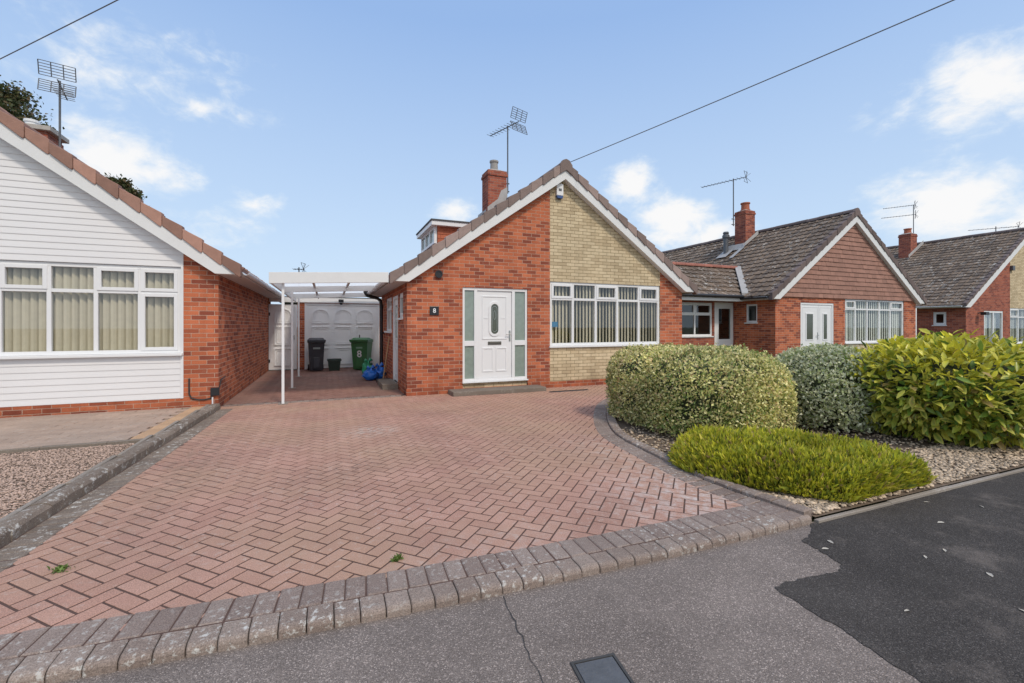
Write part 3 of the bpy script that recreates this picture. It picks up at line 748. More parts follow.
g = MB(); bar(g, fn, cx-.155, cx+.155, 1.01, 1.08, .032, .046); bar(g, fn, cx-.12, cx+.12, 1.025, 1.065, .027, .032); g.build('letterbox', M_plain('letterbox_metal', (.16, .15, .13), .35, .2, 12, metallic=.6), fd, bevel=.004)
g = MB(); bar(g, fn, 3.735, 3.77, 1.08, 1.32, .034, .046); g.tube([fn(3.752, .034, 1.24), fn(3.752, -.01, 1.24), fn(3.65, -.012, 1.235)], .009); g.build('door_handle', MT['chrome'], fd, bevel=.003)
for k in (-.2, .2): g = MB(); bar(g, fn, cx+k-.05, cx+k+.05, 1.585, 1.605, .036, .046); g.build('door_mould', MT['white'], fd)
# alarm box, number plate, vent, downpipe
a = MB(); a.prism([(4.885, 4.44), (5.055, 4.44), (5.055, 4.70), (5.04, 4.715), (4.90, 4.715), (4.885, 4.70)], fn, -.07, -.001)
al = a.build('alarm_box', MT['white'], H1, bevel=.008)
a = MB(); a.prism([(4.885, 4.437), (4.905, 4.375), (5.035, 4.375), (5.055, 4.437)], fn, -.068, -.001); a.build('alarm_strobe', MT['bluedark'], al, bevel=.006)
a = MB(); bar(a, fn, 4.93, 5.01, 4.54, 4.60, -.073, -.069); a.build('alarm_badge', MT['steel'], al)
a = MB(); bar(a, fn, 1.95, 2.14, 1.645, 1.825, -.02, -.001); pl = a.build('number_plate', MT['black'], H1, bevel=.004)
text_mesh('8', .13, 'house_number', MT['white'], pl, fn, 2.045, 1.735, -.023)
a = MB(); a.prism(oval(2.135, 2.5, .065, .065, 20), fn, -.03, -.001); a.ring(oval(2.135, 2.5, .08, .08, 20), oval(2.135, 2.5, .055, .055, 20), fn, -.02, -.045); a.build('flue_vent', MT['black'], H1)
a = MB(); a.tube([(.98, 13.1, 2.40), (.98, 13.1, 2.33), (1.02, 13.1, 2.27), (1.30, 13.1, 2.20), (1.38, 13.1, 2.13), (1.405, 13.1, 2.02), (1.405, 13.1, 0.02)], .045, 12); a.lathe([(.06, 0), (.06, .12)], (.98, 13.1, 2.34), 14); a.lathe([(.055, 0), (.055, .08)], (1.405, 13.1, 1.92), 14)
a.box(1.40, X0-.001, 13.04, 13.16, 1.2, 1.25); a.build('downpipe', MT['black'], H1, smooth=False)
# side wall windows and door
sd = SD(X0)
window(H1, sd, [9.722, 10.298], 1.60, 2.15, None, {(0, 0)}, None, glass='frost')
window(H1, sd, [11.552, 12.15, 12.748], 1.285, 2.16, 1.86, {(0, 1)}, 'blind')
f = MB(); bar(f, sd, 10.462, 10.53, .102, 2.128, .0, .09); bar(f, sd, 11.23, 11.298, .102, 2.128, .0, .09); bar(f, sd, 10.53, 11.23, 2.06, 2.128, .001, .089); bar(f, sd, 10.45, 11.31, .075, .10, -.03, .09)
sf = f.build('door_frame', MT['white'], H1, bevel=.004)
f = MB(); bar(f, sd, 10.533, 11.227, .104, 2.057, .03, .075); f.ring(rect(10.65, 11.11, 1.10, 1.95), rect(10.69, 11.07, 1.14, 1.91), sd, .031, .018); f.ring(rect(10.65, 11.11, .25, .9), rect(10.69, 11.07, .29, .86), sd, .031, .018)
sdv = f.build('side_door', MT['white'], H1, bevel=.003)
f = MB(); f.prism(rect(10.69, 11.07, 1.14, 1.91), sd, .024, .03); f.build('pane', MT['frost'], sdv)
f = MB(); f.tube([sd(10.60, .03, 1.05), sd(10.60, -.02, 1.05), sd(10.70, -.02, 1.05)], .01); f.build('door_handle', MT['chrome'], sdv)
# dormer on the left roof slope
D = MB(); dy0, dy1, dx = 11.52, 13.3, 2.62
rz = lambda x: 2.47+slope*(x-(X0-.36))
D.raw([(dx+.02, dy0, rz(dx)-.1), (3.46, dy0, rz(3.46)-.1), (3.46, dy0, 4.02), (dx+.02, dy0, 4.02), (dx+.02, dy1, rz(dx)-.1), (3.46, dy1, rz(3.46)-.1), (3.46, dy1, 4.02), (dx+.02, dy1, 4.02)],
      [(0, 1, 2, 3), (7, 6, 5, 4), (4, 0, 3, 7), (1, 5, 6, 2), (3, 2, 6, 7)])
dm = D.build('dormer', MT['room'], H1)
t = MB(); tiles(t, (dx+.02, dy0-.012, 3.38), (1, 0, 0), (0, 0, 1), (0, -1, 0), .95, .66, gauge=.11, tw=.17, thick=.018, profile='flat', rr=random.Random(5), jit=.003); t.build('hung_tiles', MT['tile_orange'], dm)
r = MB(); r.box(dx-.16, 3.66, dy0-.16, dy1+.15, 4.02, 4.13); r.build('dormer_fascia', MT['white'], dm, bevel=.004)
r = MB(); r.box(dx-.18, 3.68, dy0-.18, dy1+.17, 4.131, 4.17); r.build('dormer_roof', MT['felt'], dm)
f = MB(); sx = SD(dx-.06)
zb_ = rz(dx)+.06
for yy in np.linspace(dy0, dy1-.07, 4): bar(f, sx, yy, yy+.07, zb_, 4.02, 0, .07)
for l, r_ in zip(np.linspace(dy0, dy1-.07, 4)[:-1], np.linspace(dy0, dy1-.07, 4)[1:]): bar(f, sx, l+.07, r_, zb_, zb_+.06, .001, .069); bar(f, sx, l+.07, r_, 3.96, 4.02, .001, .069)
f.build('dormer_window', MT['white'], dm)
g = MB(); bar(g, sx, dy0+.05, dy1-.05, zb_+.04, 3.98, .035, .04); g.build('pane', MT['frost'], dm)
chimney(H1, 4.32, 4.90, 12.3, 12.85, 4.2, 5.99, 'brick_dark', [(4.60, 12.57)], 'pot_grey', .13, .32,
        flash=[[(4.30, 12.292, rz(4.3)+.02), (4.92, 12.292, rz(4.92)+.02), (4.92, 12.294, rz(4.92)+.42), (4.72, 12.294, rz(4.72)+.42), (4.62, 12.294, rz(4.62)+.24), (4.30, 12.294, rz(4.3)+.2)], [(4.20, 12.2, rz(4.2)+.05), (4.225, 12.2, rz(4.2)+.17), (4.225, 12.95, rz(4.2)+.17), (4.20, 12.95, rz(4.2)+.05)]])

# --- left bungalow, clad in white boards
LX0, LX1 = -8.91, -1.75; YL = 9.09; lm = (LX0+LX1)/2
H0 = thing('clad_bungalow', 'bungalow with white boarded gable and brick corner, cut off by the left edge', 'bungalow', (lm, YL, 0))
fl = FR(YL); ztl = lambda x: 2.50+.7*((x-LX0) if x < lm else (LX1-x))
wl0, wl1 = -7.9, -2.262
lc = [-2.287-.5667*k for k in range(6)][::-1]
opn = (lc[0], lc[-1], .965, 2.41)
w = MB(); wall(w, fl, [(wl1, 0), (LX1, 0)], [(wl1, ztl(wl1)), (LX1, ztl(LX1))]); wall(w, fl, [(LX0, 0), (wl0, 0)], [(LX0, ztl(LX0)), (wl0, ztl(wl0))])
wall(w, fl, [(wl0, 0), (wl1, 0)], [(wl0, .203), (wl1, .203)])
wall(w, lambda a, d, z: (LX1-d, a, z), [(YL, 0), (16.8, 0)], [(YL, 2.45), (16.8, 2.45)]); wall(w, SD(LX0), [(YL, 0), (16.8, 0)], [(YL, 2.45), (16.8, 2.45)])
wall(w, lambda a, d, z: (a, 16.8-d, z), [(LX0, 0), (lm, 0), (LX1, 0)], [(LX0, ztl(LX0)), (lm, ztl(lm)), (LX1, ztl(LX1))])
w.build('brick_wall', [MT['brick'], MT['room']], H0)
w = MB(); wall(w, lambda a, d, z: (a, YL+.03+d, z), [(wl0, .203), (wl1, .203)], [(wl0, ztl(wl0)), (lm, ztl(lm)), (wl1, ztl(wl1))], [opn], reveal=.1)
w.build('cladding_backing', [MT['cladding'], MT['room']], H0)
cl = MB()
def boards(mb, z0, z1, l, r, fn, clipf=None, h=.1):
    z = z0
    while z < z1-.005:
        t = min(z+h, z1); a, b = l, r
        if clipf: a, b = max(l, clipf(z)[0]), min(r, clipf(z)[1])
        if b-a > .05: mb.raw([fn(a, -.004, z), fn(b, -.004, z), fn(b, -.004, z+.012), fn(a, -.004, z+.012), fn(b, .004, t), fn(a, .004, t), fn(a, .02, z), fn(b, .02, z)], [(0, 1, 2, 3), (3, 2, 4, 5), (6, 7, 1, 0)])
        z += h
boards(cl, .205, .92, wl0, wl1, fl)
boards(cl, 2.415, 5.0, wl0, wl1, fl, lambda z: (LX0+(z-2.34)/.7, LX1-(z-2.34)/.7))
boards(cl, .92, 2.415, wl0, lc[0]-.002, fl)
bar(cl, fl, wl1-.03, wl1+.012, .203, .918, -.018, .02); bar(cl, fl, wl1-.022, wl1+.012, .922, 2.72, -.018, .02)
cl.build('board_cladding', MT['cladding'], H0)
window(H0, fl, lc, .967, 2.408, 1.975, {(1, 1), (3, 1), (4, 1), (4, 0)}, 'blind', slat=.095, sill_out=.07)
gable_roof(H0, LX0, LX1, YL, 16.8, .70, 2.44, verge_h=.175, tile='tile_red', verge='verge_terra', ridge='verge_terra', gutter='white', seed=21)
chimney(H0, -6.55, -5.72, 13.0, 13.6, 4.6, 5.70, 'brick_dark', [(-6.1, 13.3)], 'white', .13, .26)
ccap = MB(); ccap.box(-6.66, -5.62, 12.9, 13.7, 5.70, 5.80); ccap.build('chimney_slab', MT['mortar'], H0, bevel=.01)
cb = MB(); cb.tube([fl(-2.17, -.012, .53), fl(-2.17, -.012, .27), fl(-2.14, -.014, .20), fl(-2.05, -.014, .165), fl(-1.95, -.014, .16), fl(-1.86, -.014, .18), fl(-1.83, -.016, .24)], .012, 8)
cb.tube([fl(-1.80, -.02, .34), (LX1+.015, YL+.02, .36), (LX1+.015, YL+.12, .48), (LX1+.015, YL+.5, .5)], .01, 8)
cbo = cb.build('cable', MT['cable'], H0)
cb = MB(); cb.box(-1.86, LX1+.02, YL-.04, YL-.001, .22, .36); cb.build('junction_box', MT['black'], cbo, bevel=.006)
cb = MB(); cb.tube([(-1.83, YL-.03, .198), (-1.83, YL-.03, .05)], .012, 8); cb.build('white_pipe', MT['white'], cbo)

# --- right bungalow with hung tiles
RX0, RX1 = 13.62, 21.58; YR = 10.3; rm = (RX0+RX1)/2; RS = .722
H3 = thing('tile_hung_bungalow', 'bungalow with brown tile hung gable and white double doors, right of the main bungalow', 'bungalow', (rm, YR, 0))
fr = FR(YR); ztr = lambda x: 2.50+RS*((x-RX0) if x < rm else (RX1-x))
w = MB(); d3 = (14.846, 16.58, .09, 2.22)
w3 = (17.2, 20.8, .77, 2.39)
wall(w, fr, [(RX0, 0), (17.2, 0)], [(RX0, 2.45), (17.2, 2.45)], [d3]); wall(w, fr, [(20.8, 0), (RX1, 0)], [(20.8, 2.45), (RX1, 2.45)]); wall(w, fr, [(17.2, .765), (20.8, .765)], [(17.2, 2.45), (20.8, 2.45)], [w3])
wall(w, SD(RX0), [(YR, 0), (21, 0)], [(YR, 2.45), (21, 2.45)], [(10.97, 11.42, 1.50, 2.18)])
wall(w, lambda a, d, z: (RX1-d, a, z), [(YR, 0), (21, 0)], [(YR, 2.45), (21, 2.45)])
wall(w, lambda a, d, z: (a, 21-d, z), [(RX0, 0), (rm, 0), (RX1, 0)], [(RX0, ztr(RX0)), (rm, ztr(rm)), (RX1, ztr(RX1))])
w.build('brick_wall', [MT['brick'], MT['room']], H3)
w = MB(); wall(w, fr, [(17.2, 0), (20.8, 0)], [(17.2, .765), (20.8, .765)]); w.build('buff_brick_panel', MT['buff'], H3)
w = MB(); wall(w, fr, [(RX0, 2.45), (rm, 2.45), (RX1, 2.45)], [(RX0, ztr(RX0)), (rm, ztr(rm)), (RX1, ztr(RX1))]); w.build('gable_backing', MT['tile_hung'], H3)
t = MB(); tiles(t, (RX0, YR-.02, 2.40), (1, 0, 0), (0, 0, 1), (0, -1, 0), RX1-RX0, 2.95, gauge=.16, tw=.26, thick=.034, profile='flat', jit=.004, rr=random.Random(31),
    clip=lambda s: ((2.40+s-2.36)/RS, RX1-RX0-(2.40+s-2.36)/RS)); t.build('hung_tiles', MT['tile_hung'], H3)
gable_roof(H3, RX0, RX1, YR, 21, RS, 2.45, ox=.38, tile='tile_dark', verge='verge_dark', ridge='verge_dark', gutter='black', seed=33, zs=2.30, verge_h=.19)
window(H3, fr, [17.202, 17.826, 18.532, 19.261, 19.951, 20.798], .815, 2.388, 2.03, {(0, 1), (4, 1)}, 'blind_white', slat=.13)
f = MB()
for l, r_ in ((14.848, 14.91), (16.516, 16.578)): bar(f, fr, l, r_, .092, 2.218, .01, .09)
bar(f, fr, 14.91, 16.516, 2.155, 2.218, .011, .089); bar(f, fr, 14.84, 16.585, .06, .09, -.03, .09)
f.build('door_frame', MT['white'], H3, bevel=.004)
for i, (l, r_, gl, gr_) in enumerate(((14.914, 15.815, 15.18, 15.5), (15.825, 16.512, 16.06, 16.24))):
    f = MB(); bar(f, fr, l, r_, .095, 2.15, .03, .075); f.ring(rect(gl-.04, gr_+.04, .92, 1.87), rect(gl, gr_, .96, 1.83), fr, .031, .015); f.ring(rect(l+.14, r_-.14, .25, .75), rect(l+.17, r_-.17, .28, .72), fr, .031, .02)
    f.ring(rect(l+.05, r_-.05, .16, 2.08), rect(l+.07, r_-.07, .18, 2.06), fr, .031, .022)
    dd = f.build('front_door', MT['white'], H3, bevel=.003)
    g = MB(); g.prism(rect(gl, gr_, .96, 1.83), fr, .022, .03); g.build('pane', MT['frost_dark'], dd)
    if i == 0: g = MB(); bar(g, fr, 15.74, 15.77, .95, 1.2, .018, .03); g.tube([fr(15.755, .02, 1.1), fr(15.755, -.02, 1.1), fr(15.65, -.02, 1.1)], .01); g.build('door_handle', MT['chrome'], dd)
window(H3, SD(RX0), [10.972, 11.418], 1.545, 2.178, None, (), None, glass='glass_dark', sill_out=.06)
# link between the two bungalows: small front-facing roof over a recessed window and door
fk = FR(11.9); w = MB()
wall(w, fk, [(8.66, 0), (RX0-.002, 0)], [(8.66, 2.5), (RX0-.002, 2.5)], [(10.2, 12.56, 1.02, 2.24), (12.66, 13.56, .05, 2.26)])
lw = w.build('link_wall', [MT['brick_dark'], MT['room']], H3)
window(H3, fk, [10.202, 11.0, 11.78, 12.558], 1.07, 2.238, 1.82, {(2, 1), (1, 1)}, None, glass='glass_dark', sill_out=.04)
f = MB()
bar(f, fk, 12.662, 12.86, .052, 2.258, .0, .09); bar(f, fk, 13.44, 13.558, .052, 2.258, .0, .09); bar(f, fk, 12.86, 13.44, 2.04, 2.258, .001, .089); bar(f, fk, 12.86, 13.44, .052, .95, .001, .06)
pd = f.build('glazed_door', MT['white'], H3, bevel=.004)
g = MB(); bar(g, fk, 12.85, 13.45, .94, 2.05, .04, .045); g.build('pane', MT['glass_dark'], pd)
EY, EZ, LS, RY = 11.26, 2.50, .70, 13.02; RZ = EZ+LS*(RY-EY); hx = lambda z: RX0-.38+(z-2.45)/RS      # valley where the link meets the taller roof
lk = MB(); lk.raw([(8.70, EY, EZ-.08), (hx(EZ)+.1, EY, EZ-.08), (hx(RZ)+.1, RY, RZ-.08), (8.70, RY, RZ-.08), (8.70, 2*RY-EY, EZ-.08), (hx(EZ)+.1, 2*RY-EY, EZ-.08)], [(0, 1, 2, 3), (3, 2, 5, 4), (0, 3, 4)])
lr = lk.build('link_roof', MT['felt'], H3)
n_ = math.hypot(1, LS); t = MB(); tiles(t, (8.72, EY-.03, EZ-.075), (1, 0, 0), (0, 1/n_, LS/n_), (0, -LS/n_, 1/n_), 6, (RY-EY)*n_, rr=random.Random(41), jit=.009, clip=lambda s_: (0, hx(EZ+s_*LS/n_)-8.72)); t.build('roof_tiles', MT['tile_dark'], lr)
t = MB(); x = 8.72
while x < hx(RZ)-.3: t.prism([(RY+.12*math.cos(q), RZ-.05+.12*math.sin(q)) for q in [math.pi*k/8 for k in range(9)]], lambda a, d, z: (d, a, z), x, x+.44); x += .45
t.build('ridge_tiles', MT['ridge_red'], lr)
t = MB(); A_, B_ = Vector((hx(EZ), EY-.02, EZ)), Vector((hx(RZ), RY, RZ)); t.obox(A_+Vector((-.09, .0, -.03)), B_-A_, Vector((.20, -.10, 0)), Vector((0, 0, .09))); t.build('valley_flashing', MT['lead'], lr)
t = MB(); t.tube([(8.72, EY-.07, EZ-.07), (RX0-.42, EY-.07, EZ-.07)], .055, 10); t.build('gutter', MT['black'], H3)
t = MB(); t.box(8.70, RX0-.36, EY-.01, EY+.01, 2.27, EZ-.06); t.box(8.70, RX0-.002, EY+.01, 11.89, 2.30, 2.315); t.build('soffit', MT['soffit'], H3)
t = MB(); t.tube([(8.85, EY-.07, 2.38), (8.85, EY-.03, 2.25), (8.80, 11.8, 2.12), (8.80, 11.83, .03)], .04, 10); t.build('downpipe', MT['black'], H3)
r3 = lambda x: 2.45+RS*(x-(RX0-.38))
chimney(H3, 16.62, 17.18, 13.95, 14.5, 4.6, 6.42, 'brick_dark', [(16.9, 14.2)], 'red_pot', .19, .34,
    flash=[[(16.38, 13.87, r3(16.38)+.06), (17.3, 13.87, r3(17.3)+.03), (17.3, 13.885, r3(17.3)+.2), (16.38, 13.885, r3(16.38)+.2)], [(16.30, 13.8, r3(16.3)+.05), (16.45, 13.8, r3(16.45)+.2), (16.45, 14.7, r3(16.45)+.2), (16.30, 14.7, r3(16.3)+.05)], [(15.7, 13.8, r3(15.7)+.07), (16.4, 13.8, r3(16.4)+.07), (16.4, 14.0, r3(16.4)+.07), (15.7, 14.0, r3(15.7)+.07)]])
t = MB(); t.lathe([(.10, 0), (.10, .75), (.15, .76), (.15, .86), (.10, .92), (.13, .95), (.10, 1.02)], (16.2, 14.6, r3(16.2)-.05), 14); t.build('boiler_flue', MT['steel'], H3)
t = MB(); t.raw([(15.85, 14.3, r3(15.85)+.07), (16.5, 14.3, r3(16.5)+.07), (16.5, 14.85, r3(16.5)+.07), (15.85, 14.85, r3(15.85)+.07)], [(0, 1, 2, 3)]); t.build('flue_flashing', MT['lead'], H3)

# --- far right bungalow
QX0, QX1 = 27.0, 38.6; YQ = 11.0; qm = (QX0+QX1)/2; QS = .64
H4 = thing('corner_bungalow', 'far right red brick bungalow with grey tiled roof, partly outside the frame', 'bungalow', (qm, YQ, 0))
fq = FR(YQ); ztq = lambda x: 2.48+QS*((x-QX0) if x < qm else (QX1-x)); bx = 31.3
d4 = (28.6, 30.36, .09, 2.14); w4 = (31.05, 35.2, .53, 2.30)
w = MB(); wall(w, fq, [(QX0, 0), (31.05, 0)], [(QX0, ztq(QX0)), (31.05, ztq(31.05))], [d4]); wall(w, fq, [(35.2, 0), (QX1, 0)], [(35.2, ztq(35.2)), (QX1, ztq(QX1))])
wall(w, SD(QX0), [(YQ, 0), (20, 0)], [(YQ, 2.45), (20, 2.45)], [(11.70, 12.20, 1.42, 2.09)])
wall(w, lambda a, d, z: (QX1-d, a, z), [(YQ, 0), (20, 0)], [(YQ, 2.45), (20, 2.45)]); wall(w, lambda a, d, z: (a, 20-d, z), [(QX0, 0), (qm, 0), (QX1, 0)], [(QX0, ztq(QX0)), (qm, ztq(qm)), (QX1, ztq(QX1))])
w.build('brick_wall', [MT['brick_dark'], MT['room']], H4)
w = MB(); wall(w, fq, [(31.05, 0), (35.2, 0)], [(31.05, ztq(31.05)), (qm, ztq(qm)), (35.2, ztq(35.2))], [w4]); w.build('buff_brick_panel', [MT['buff'], MT['room']], H4)
gable_roof(H4, QX0, QX1, YQ, 20, QS, 2.42, ox=.40, tile='tile_dark', verge='verge_dark', ridge='verge_dark', gutter='white', seed=51, zs=2.27, verge_h=.10)
window(H4, fq, [31.052, 31.95, 32.75, 33.55, 34.35, 35.198], .575, 2.298, 1.86, {(0, 1)}, 'blind_white', slat=.13)
window(H4, SD(QX0), [11.702, 12.198], 1.465, 2.088, None, {(0, 0)}, None, glass='glass_dark', sill_out=.05)
f = MB()
for l in (28.602, 29.44, 30.278): bar(f, fq, l, l+.08, .092, 2.138, .01, .09)
for l, r_ in ((28.682, 29.44), (29.52, 30.278)): bar(f, fq, l, r_, 2.05, 2.138, .011, .089); bar(f, fq, l, r_, .092, .2, .011, .089)
gd = f.build('glazed_door', MT['white'], H4, bevel=.004)
g = MB(); bar(g, fq, 28.67, 30.29, .19, 2.06, .045, .05); g.build('pane', MT['glass'], gd)
g = MB(); bar(g, fq, 28.72, 29.4, .25, 2.0, .2, .21); bar(g, fq, 29.56, 30.2, .25, 2.0, .2, .21); g.build('curtain', MT['blind_white'], gd)
g = MB(); g.tube([fq(28.05, 0, 2.02), fq(28.05, -.16, 2.06)], .02); g.box(27.9, 28.2, YQ-.34, YQ-.14, 1.93, 2.07); g.build('security_light', MT['black'], H4, bevel=.01)
g = MB(); g.box(31.02, 31.24, YQ-.12, YQ-.001, 4.15, 4.38); g.build('alarm_box', MT['steel'], H4, bevel=.01)
g = MB(); g.box(23.55, 23.75, 11.3, 11.36, 0, 2.2); g.build('side_gate_post', MT['white'], H4)
r4 = lambda x: 2.42+QS*(x-(QX0-.4))
chimney(H4, 31.35, 31.98, 15.2, 15.8, 4.6, 6.82, 'brick_dark', [(31.66, 15.5)], 'red_pot', .19, .3,
    flash=[[(31.1, 15.17, r4(31.1)+.06), (32.6, 15.17, r4(32.6)+.03), (32.6, 15.185, r4(32.6)+.24), (31.1, 15.185, r4(31.1)+.24)]])

# ------------------------------------------------------------------ garage and carport
G = thing('garage', 'white panelled garage door and side door set back under the carport', 'garage', (.35, 16.1, 0))
fg = FR(16.1); w = MB()
wall(w, fg, [(-.92, 0), (1.9, 0)], [(-.92, 2.2), (1.9, 2.2)], [(-.70, 1.66, 0, 2.17)], reveal=.1, room=.3)
w.box(-.92, 1.9, 16.42, 21, 0, 2.2); w.build('brick_wall', [MT['brick'], MT['room']], G)
w = MB(); w.box(-1.72, 1.95, 16.04, 16.08, 2.19, 2.345); w.build('fascia', MT['paint'], G)
w = MB(); w.box(-1.72, 1.95, 16.08, 21.1, 2.33, 2.38); w.build('flat_roof', MT['felt'], G)
d = MB(); bar(d, fg, -.63, 1.59, .02, 2.10, .02, .07)
def arch(a0, a1, z0, z1, n=10):
    cxx = (a0+a1)/2; r = (a1-a0)/2; rise = r*.75
    return [(a0, z0), (a1, z0)]+[(cxx+r*math.cos(t), z1-rise+rise*math.sin(t)) for t in [math.pi*k/n for k in range(n+1)]]
def panel_set(d, cx, hw, fn, dd=.02):
    for (z0, z1, ar) in ((1.50, 1.98, True), (.80, 1.40, False), (.14, .70, False)):
        f_ = arch if ar else rect
        d.ring(f_(cx-hw, cx+hw, z0, z1), f_(cx-hw+.03, cx+hw-.03, z0+.03, z1-.03), fn, dd+.001, dd-.03)
        d.ring(f_(cx-hw+.06, cx+hw-.06, z0+.06, z1-.06), f_(cx-hw+.09, cx+hw-.09, z0+.09, z1-.09), fn, dd+.001, dd-.012)
for k in range(3): panel_set(d, -.22+.70*k, .27, fg)
for k in range(3): bar(d, fg, -.63+.74*k, -.615+.74*k, .02, 2.1, .012, .021)
gdo = d.build('garage_door', MT['white'], G)
d = MB(); bar(d, fg, -.70, -.632, 0, 2.17, .0, .08); bar(d, fg, 1.592, 1.66, 0, 2.17, .0, .08); bar(d, fg, -.632, 1.592, 2.103, 2.17, .001, .079); d.build('door_frame', MT['white'], G)
d = MB(); bar(d, fg, .99, 1.02, .98, 1.12, .0, .02); d.build('door_handle', MT['black'], gdo)
d = MB(); fs_ = FR(16.12); bar(d, fs_, -1.74, -.93, .02, 2.12, .0, .05); panel_set(d, -1.335, .25, fs_, 0.0); dd = d.build('side_door', MT['white'], G)
d = MB(); bar(d, fs_, -1.02, -.985, .98, 1.12, -.03, -.001); d.tube([fs_(-1.0, -.03, 1.08), fs_(-1.0, -.06, 1.08), fs_(-1.1, -.06, 1.08)], .01); d.build('door_handle', MT['chrome'], dd)
d = MB(); bar(d, fs_, -1.735, -1.70, .25, .35, -.02, -.001); d.build('hinge', MT['black'], dd)
d = MB(); bar(d, fs_, -1.735, -1.70, 1.75, 1.85, -.02, -.001); d.build('hinge', MT['black'], dd)
d = MB(); d.tube([(.41, 16.03, 2.30), (.41, 15.93, 2.28)], .02); d.box(.33, .49, 15.83, 15.93, 2.20, 2.30); d.lathe([(.04, 0), (.045, .06)], (.41, 15.9, 2.13), 12); d.build('security_light', MT['black'], G, bevel=.008)

CP = thing('carport', 'white carport of flat translucent roof and slim posts between the two bungalows', 'carport', (0, 9.1, 0))
def cz(x): return 2.38+.045*(x+.97)      # the roof falls towards the posts
b = MB(); b.prism([(-.97, cz(-.97)-.20), (1.10, cz(1.1)-.20), (1.10, cz(1.1)-.0), (-.97, cz(-.97)-.0)], FR(9.0), 0, .05); b.build('front_beam', MT['paint'], CP, bevel=.004)
b = MB(); b.box(-.97, -.93, 9.051, 15.9, cz(-.97)-.19, cz(-.97)-.01); b.build('edge_beam', MT['paint'], CP, bevel=.004)
for yy in (11.4, 13.9):
    b = MB(); b.prism([(-.929, cz(-.97)-.19), (1.10, cz(1.1)-.19), (1.10, cz(1.1)-.06), (-.929, cz(-.97)-.06)], FR(yy), 0, .05); b.build('cross_beam', MT['paint'], CP, bevel=.003)
for xx in (-.3, .4):
    b = MB(); b.prism([(9.052, cz(xx)-.10), (15.9, cz(xx)-.10), (15.9, cz(xx)-.058), (9.052, cz(xx)-.058)], SD(xx), 0, .045); b.build('rafter', MT['paint'], CP)
b = MB(); b.prism([(-.925, cz(-.925)-.055), (1.10, cz(1.1)-.055), (1.10, cz(1.1)-.035), (-.925, cz(-.925)-.035)], FR(9.055), 0, 6.85); b.build('roof_sheet', MT['sheet'], CP)
b = MB(); b.box(1.103, 1.94, 13.96, 15.9, cz(1.1)-.055, cz(1.1)-.035); b.build('roof_sheet', MT['sheet'], CP)
b = MB(); b.box(1.103, 1.94, 13.9, 13.958, cz(1.1)-.19, cz(1.1)-.03); b.build('cross_beam', MT['paint'], CP)
for yy in (9.11, 11.35, 13.85):
    b = MB(); b.box(-.775, -.73, yy-.022, yy+.022, .004, cz(-.75)-.19 if yy > 9.2 else cz(-.75)-.06); po = b.build('post', MT['white'], CP, bevel=.004)
    b = MB(); b.box(-.83, -.675, yy-.07, yy+.07, .001, .010); b.build('base_plate', MT['concrete'], po)

# ------------------------------------------------------------------ small things by the houses
def tag_mesh(mb, name, mats, label, cat, loc, rz=0.0, group=None, **kw):
    o = mb.build(name, mats, None, org=loc, **kw); o.location = loc; return tag(o, label, cat, group)
m_ = MB(); m_.box(2.33, 4.42, 8.74, 9.183, -.01, .09); tag_mesh(m_, 'doorstep', MT['step'], 'low weathered concrete step below the white front door', 'doorstep', (3.4, 8.96, 0), bevel=.015)
m_ = MB(); m_.box(1.12, 1.465, 10.25, 11.35, -.01, .12); tag_mesh(m_, 'doorstep', MT['step'], 'small grey step beside the bungalow side door under the carport', 'doorstep', (1.3, 10.8, 0), bevel=.012)
dr = thing('drain_channel', 'narrow dark drain channel set in the drive below the big window', 'drain', (4.85, 8.55, 0))
m_ = MB(); m_.box(4.40, 5.35, 8.50, 8.60, -.01, .008); m_.build('channel', MT['iron'], dr)
m_ = MB(); x = 4.42
while x < 5.33: m_.box(x, x+.012, 8.51, 8.59, .008, .014); x += .025
m_.build('grating', MT['black'], dr)
# manhole
mh = thing('manhole_cover', 'grey iron access cover with a dark rim in the tarmac pavement', 'manhole cover', (1.06, 1.53, -.046), R(-7))
m_ = MB(); hw, hh = .105, .16
for a_, b_, c2, d_ in ((-hw, hw, hh-.012, hh), (-hw, hw, -hh, -hh+.012), (-hw, -hw+.012, -hh+.012, hh-.012), (hw-.012, hw, -hh+.012, hh-.012)): m_.box(a_, b_, c2, d_, -.02, .004)
m_.build('frame', M_plain('worn_iron_rim', (.06, .058, .056), .8, .4, 30), mh, org=(0, 0, 0))
m_ = MB(); m_.box(-hw+.016, hw-.016, -hh+.016, hh-.016, -.02, .003)
m_.build('cover', MT['iron'], mh, org=(0, 0, 0), bevel=.002)

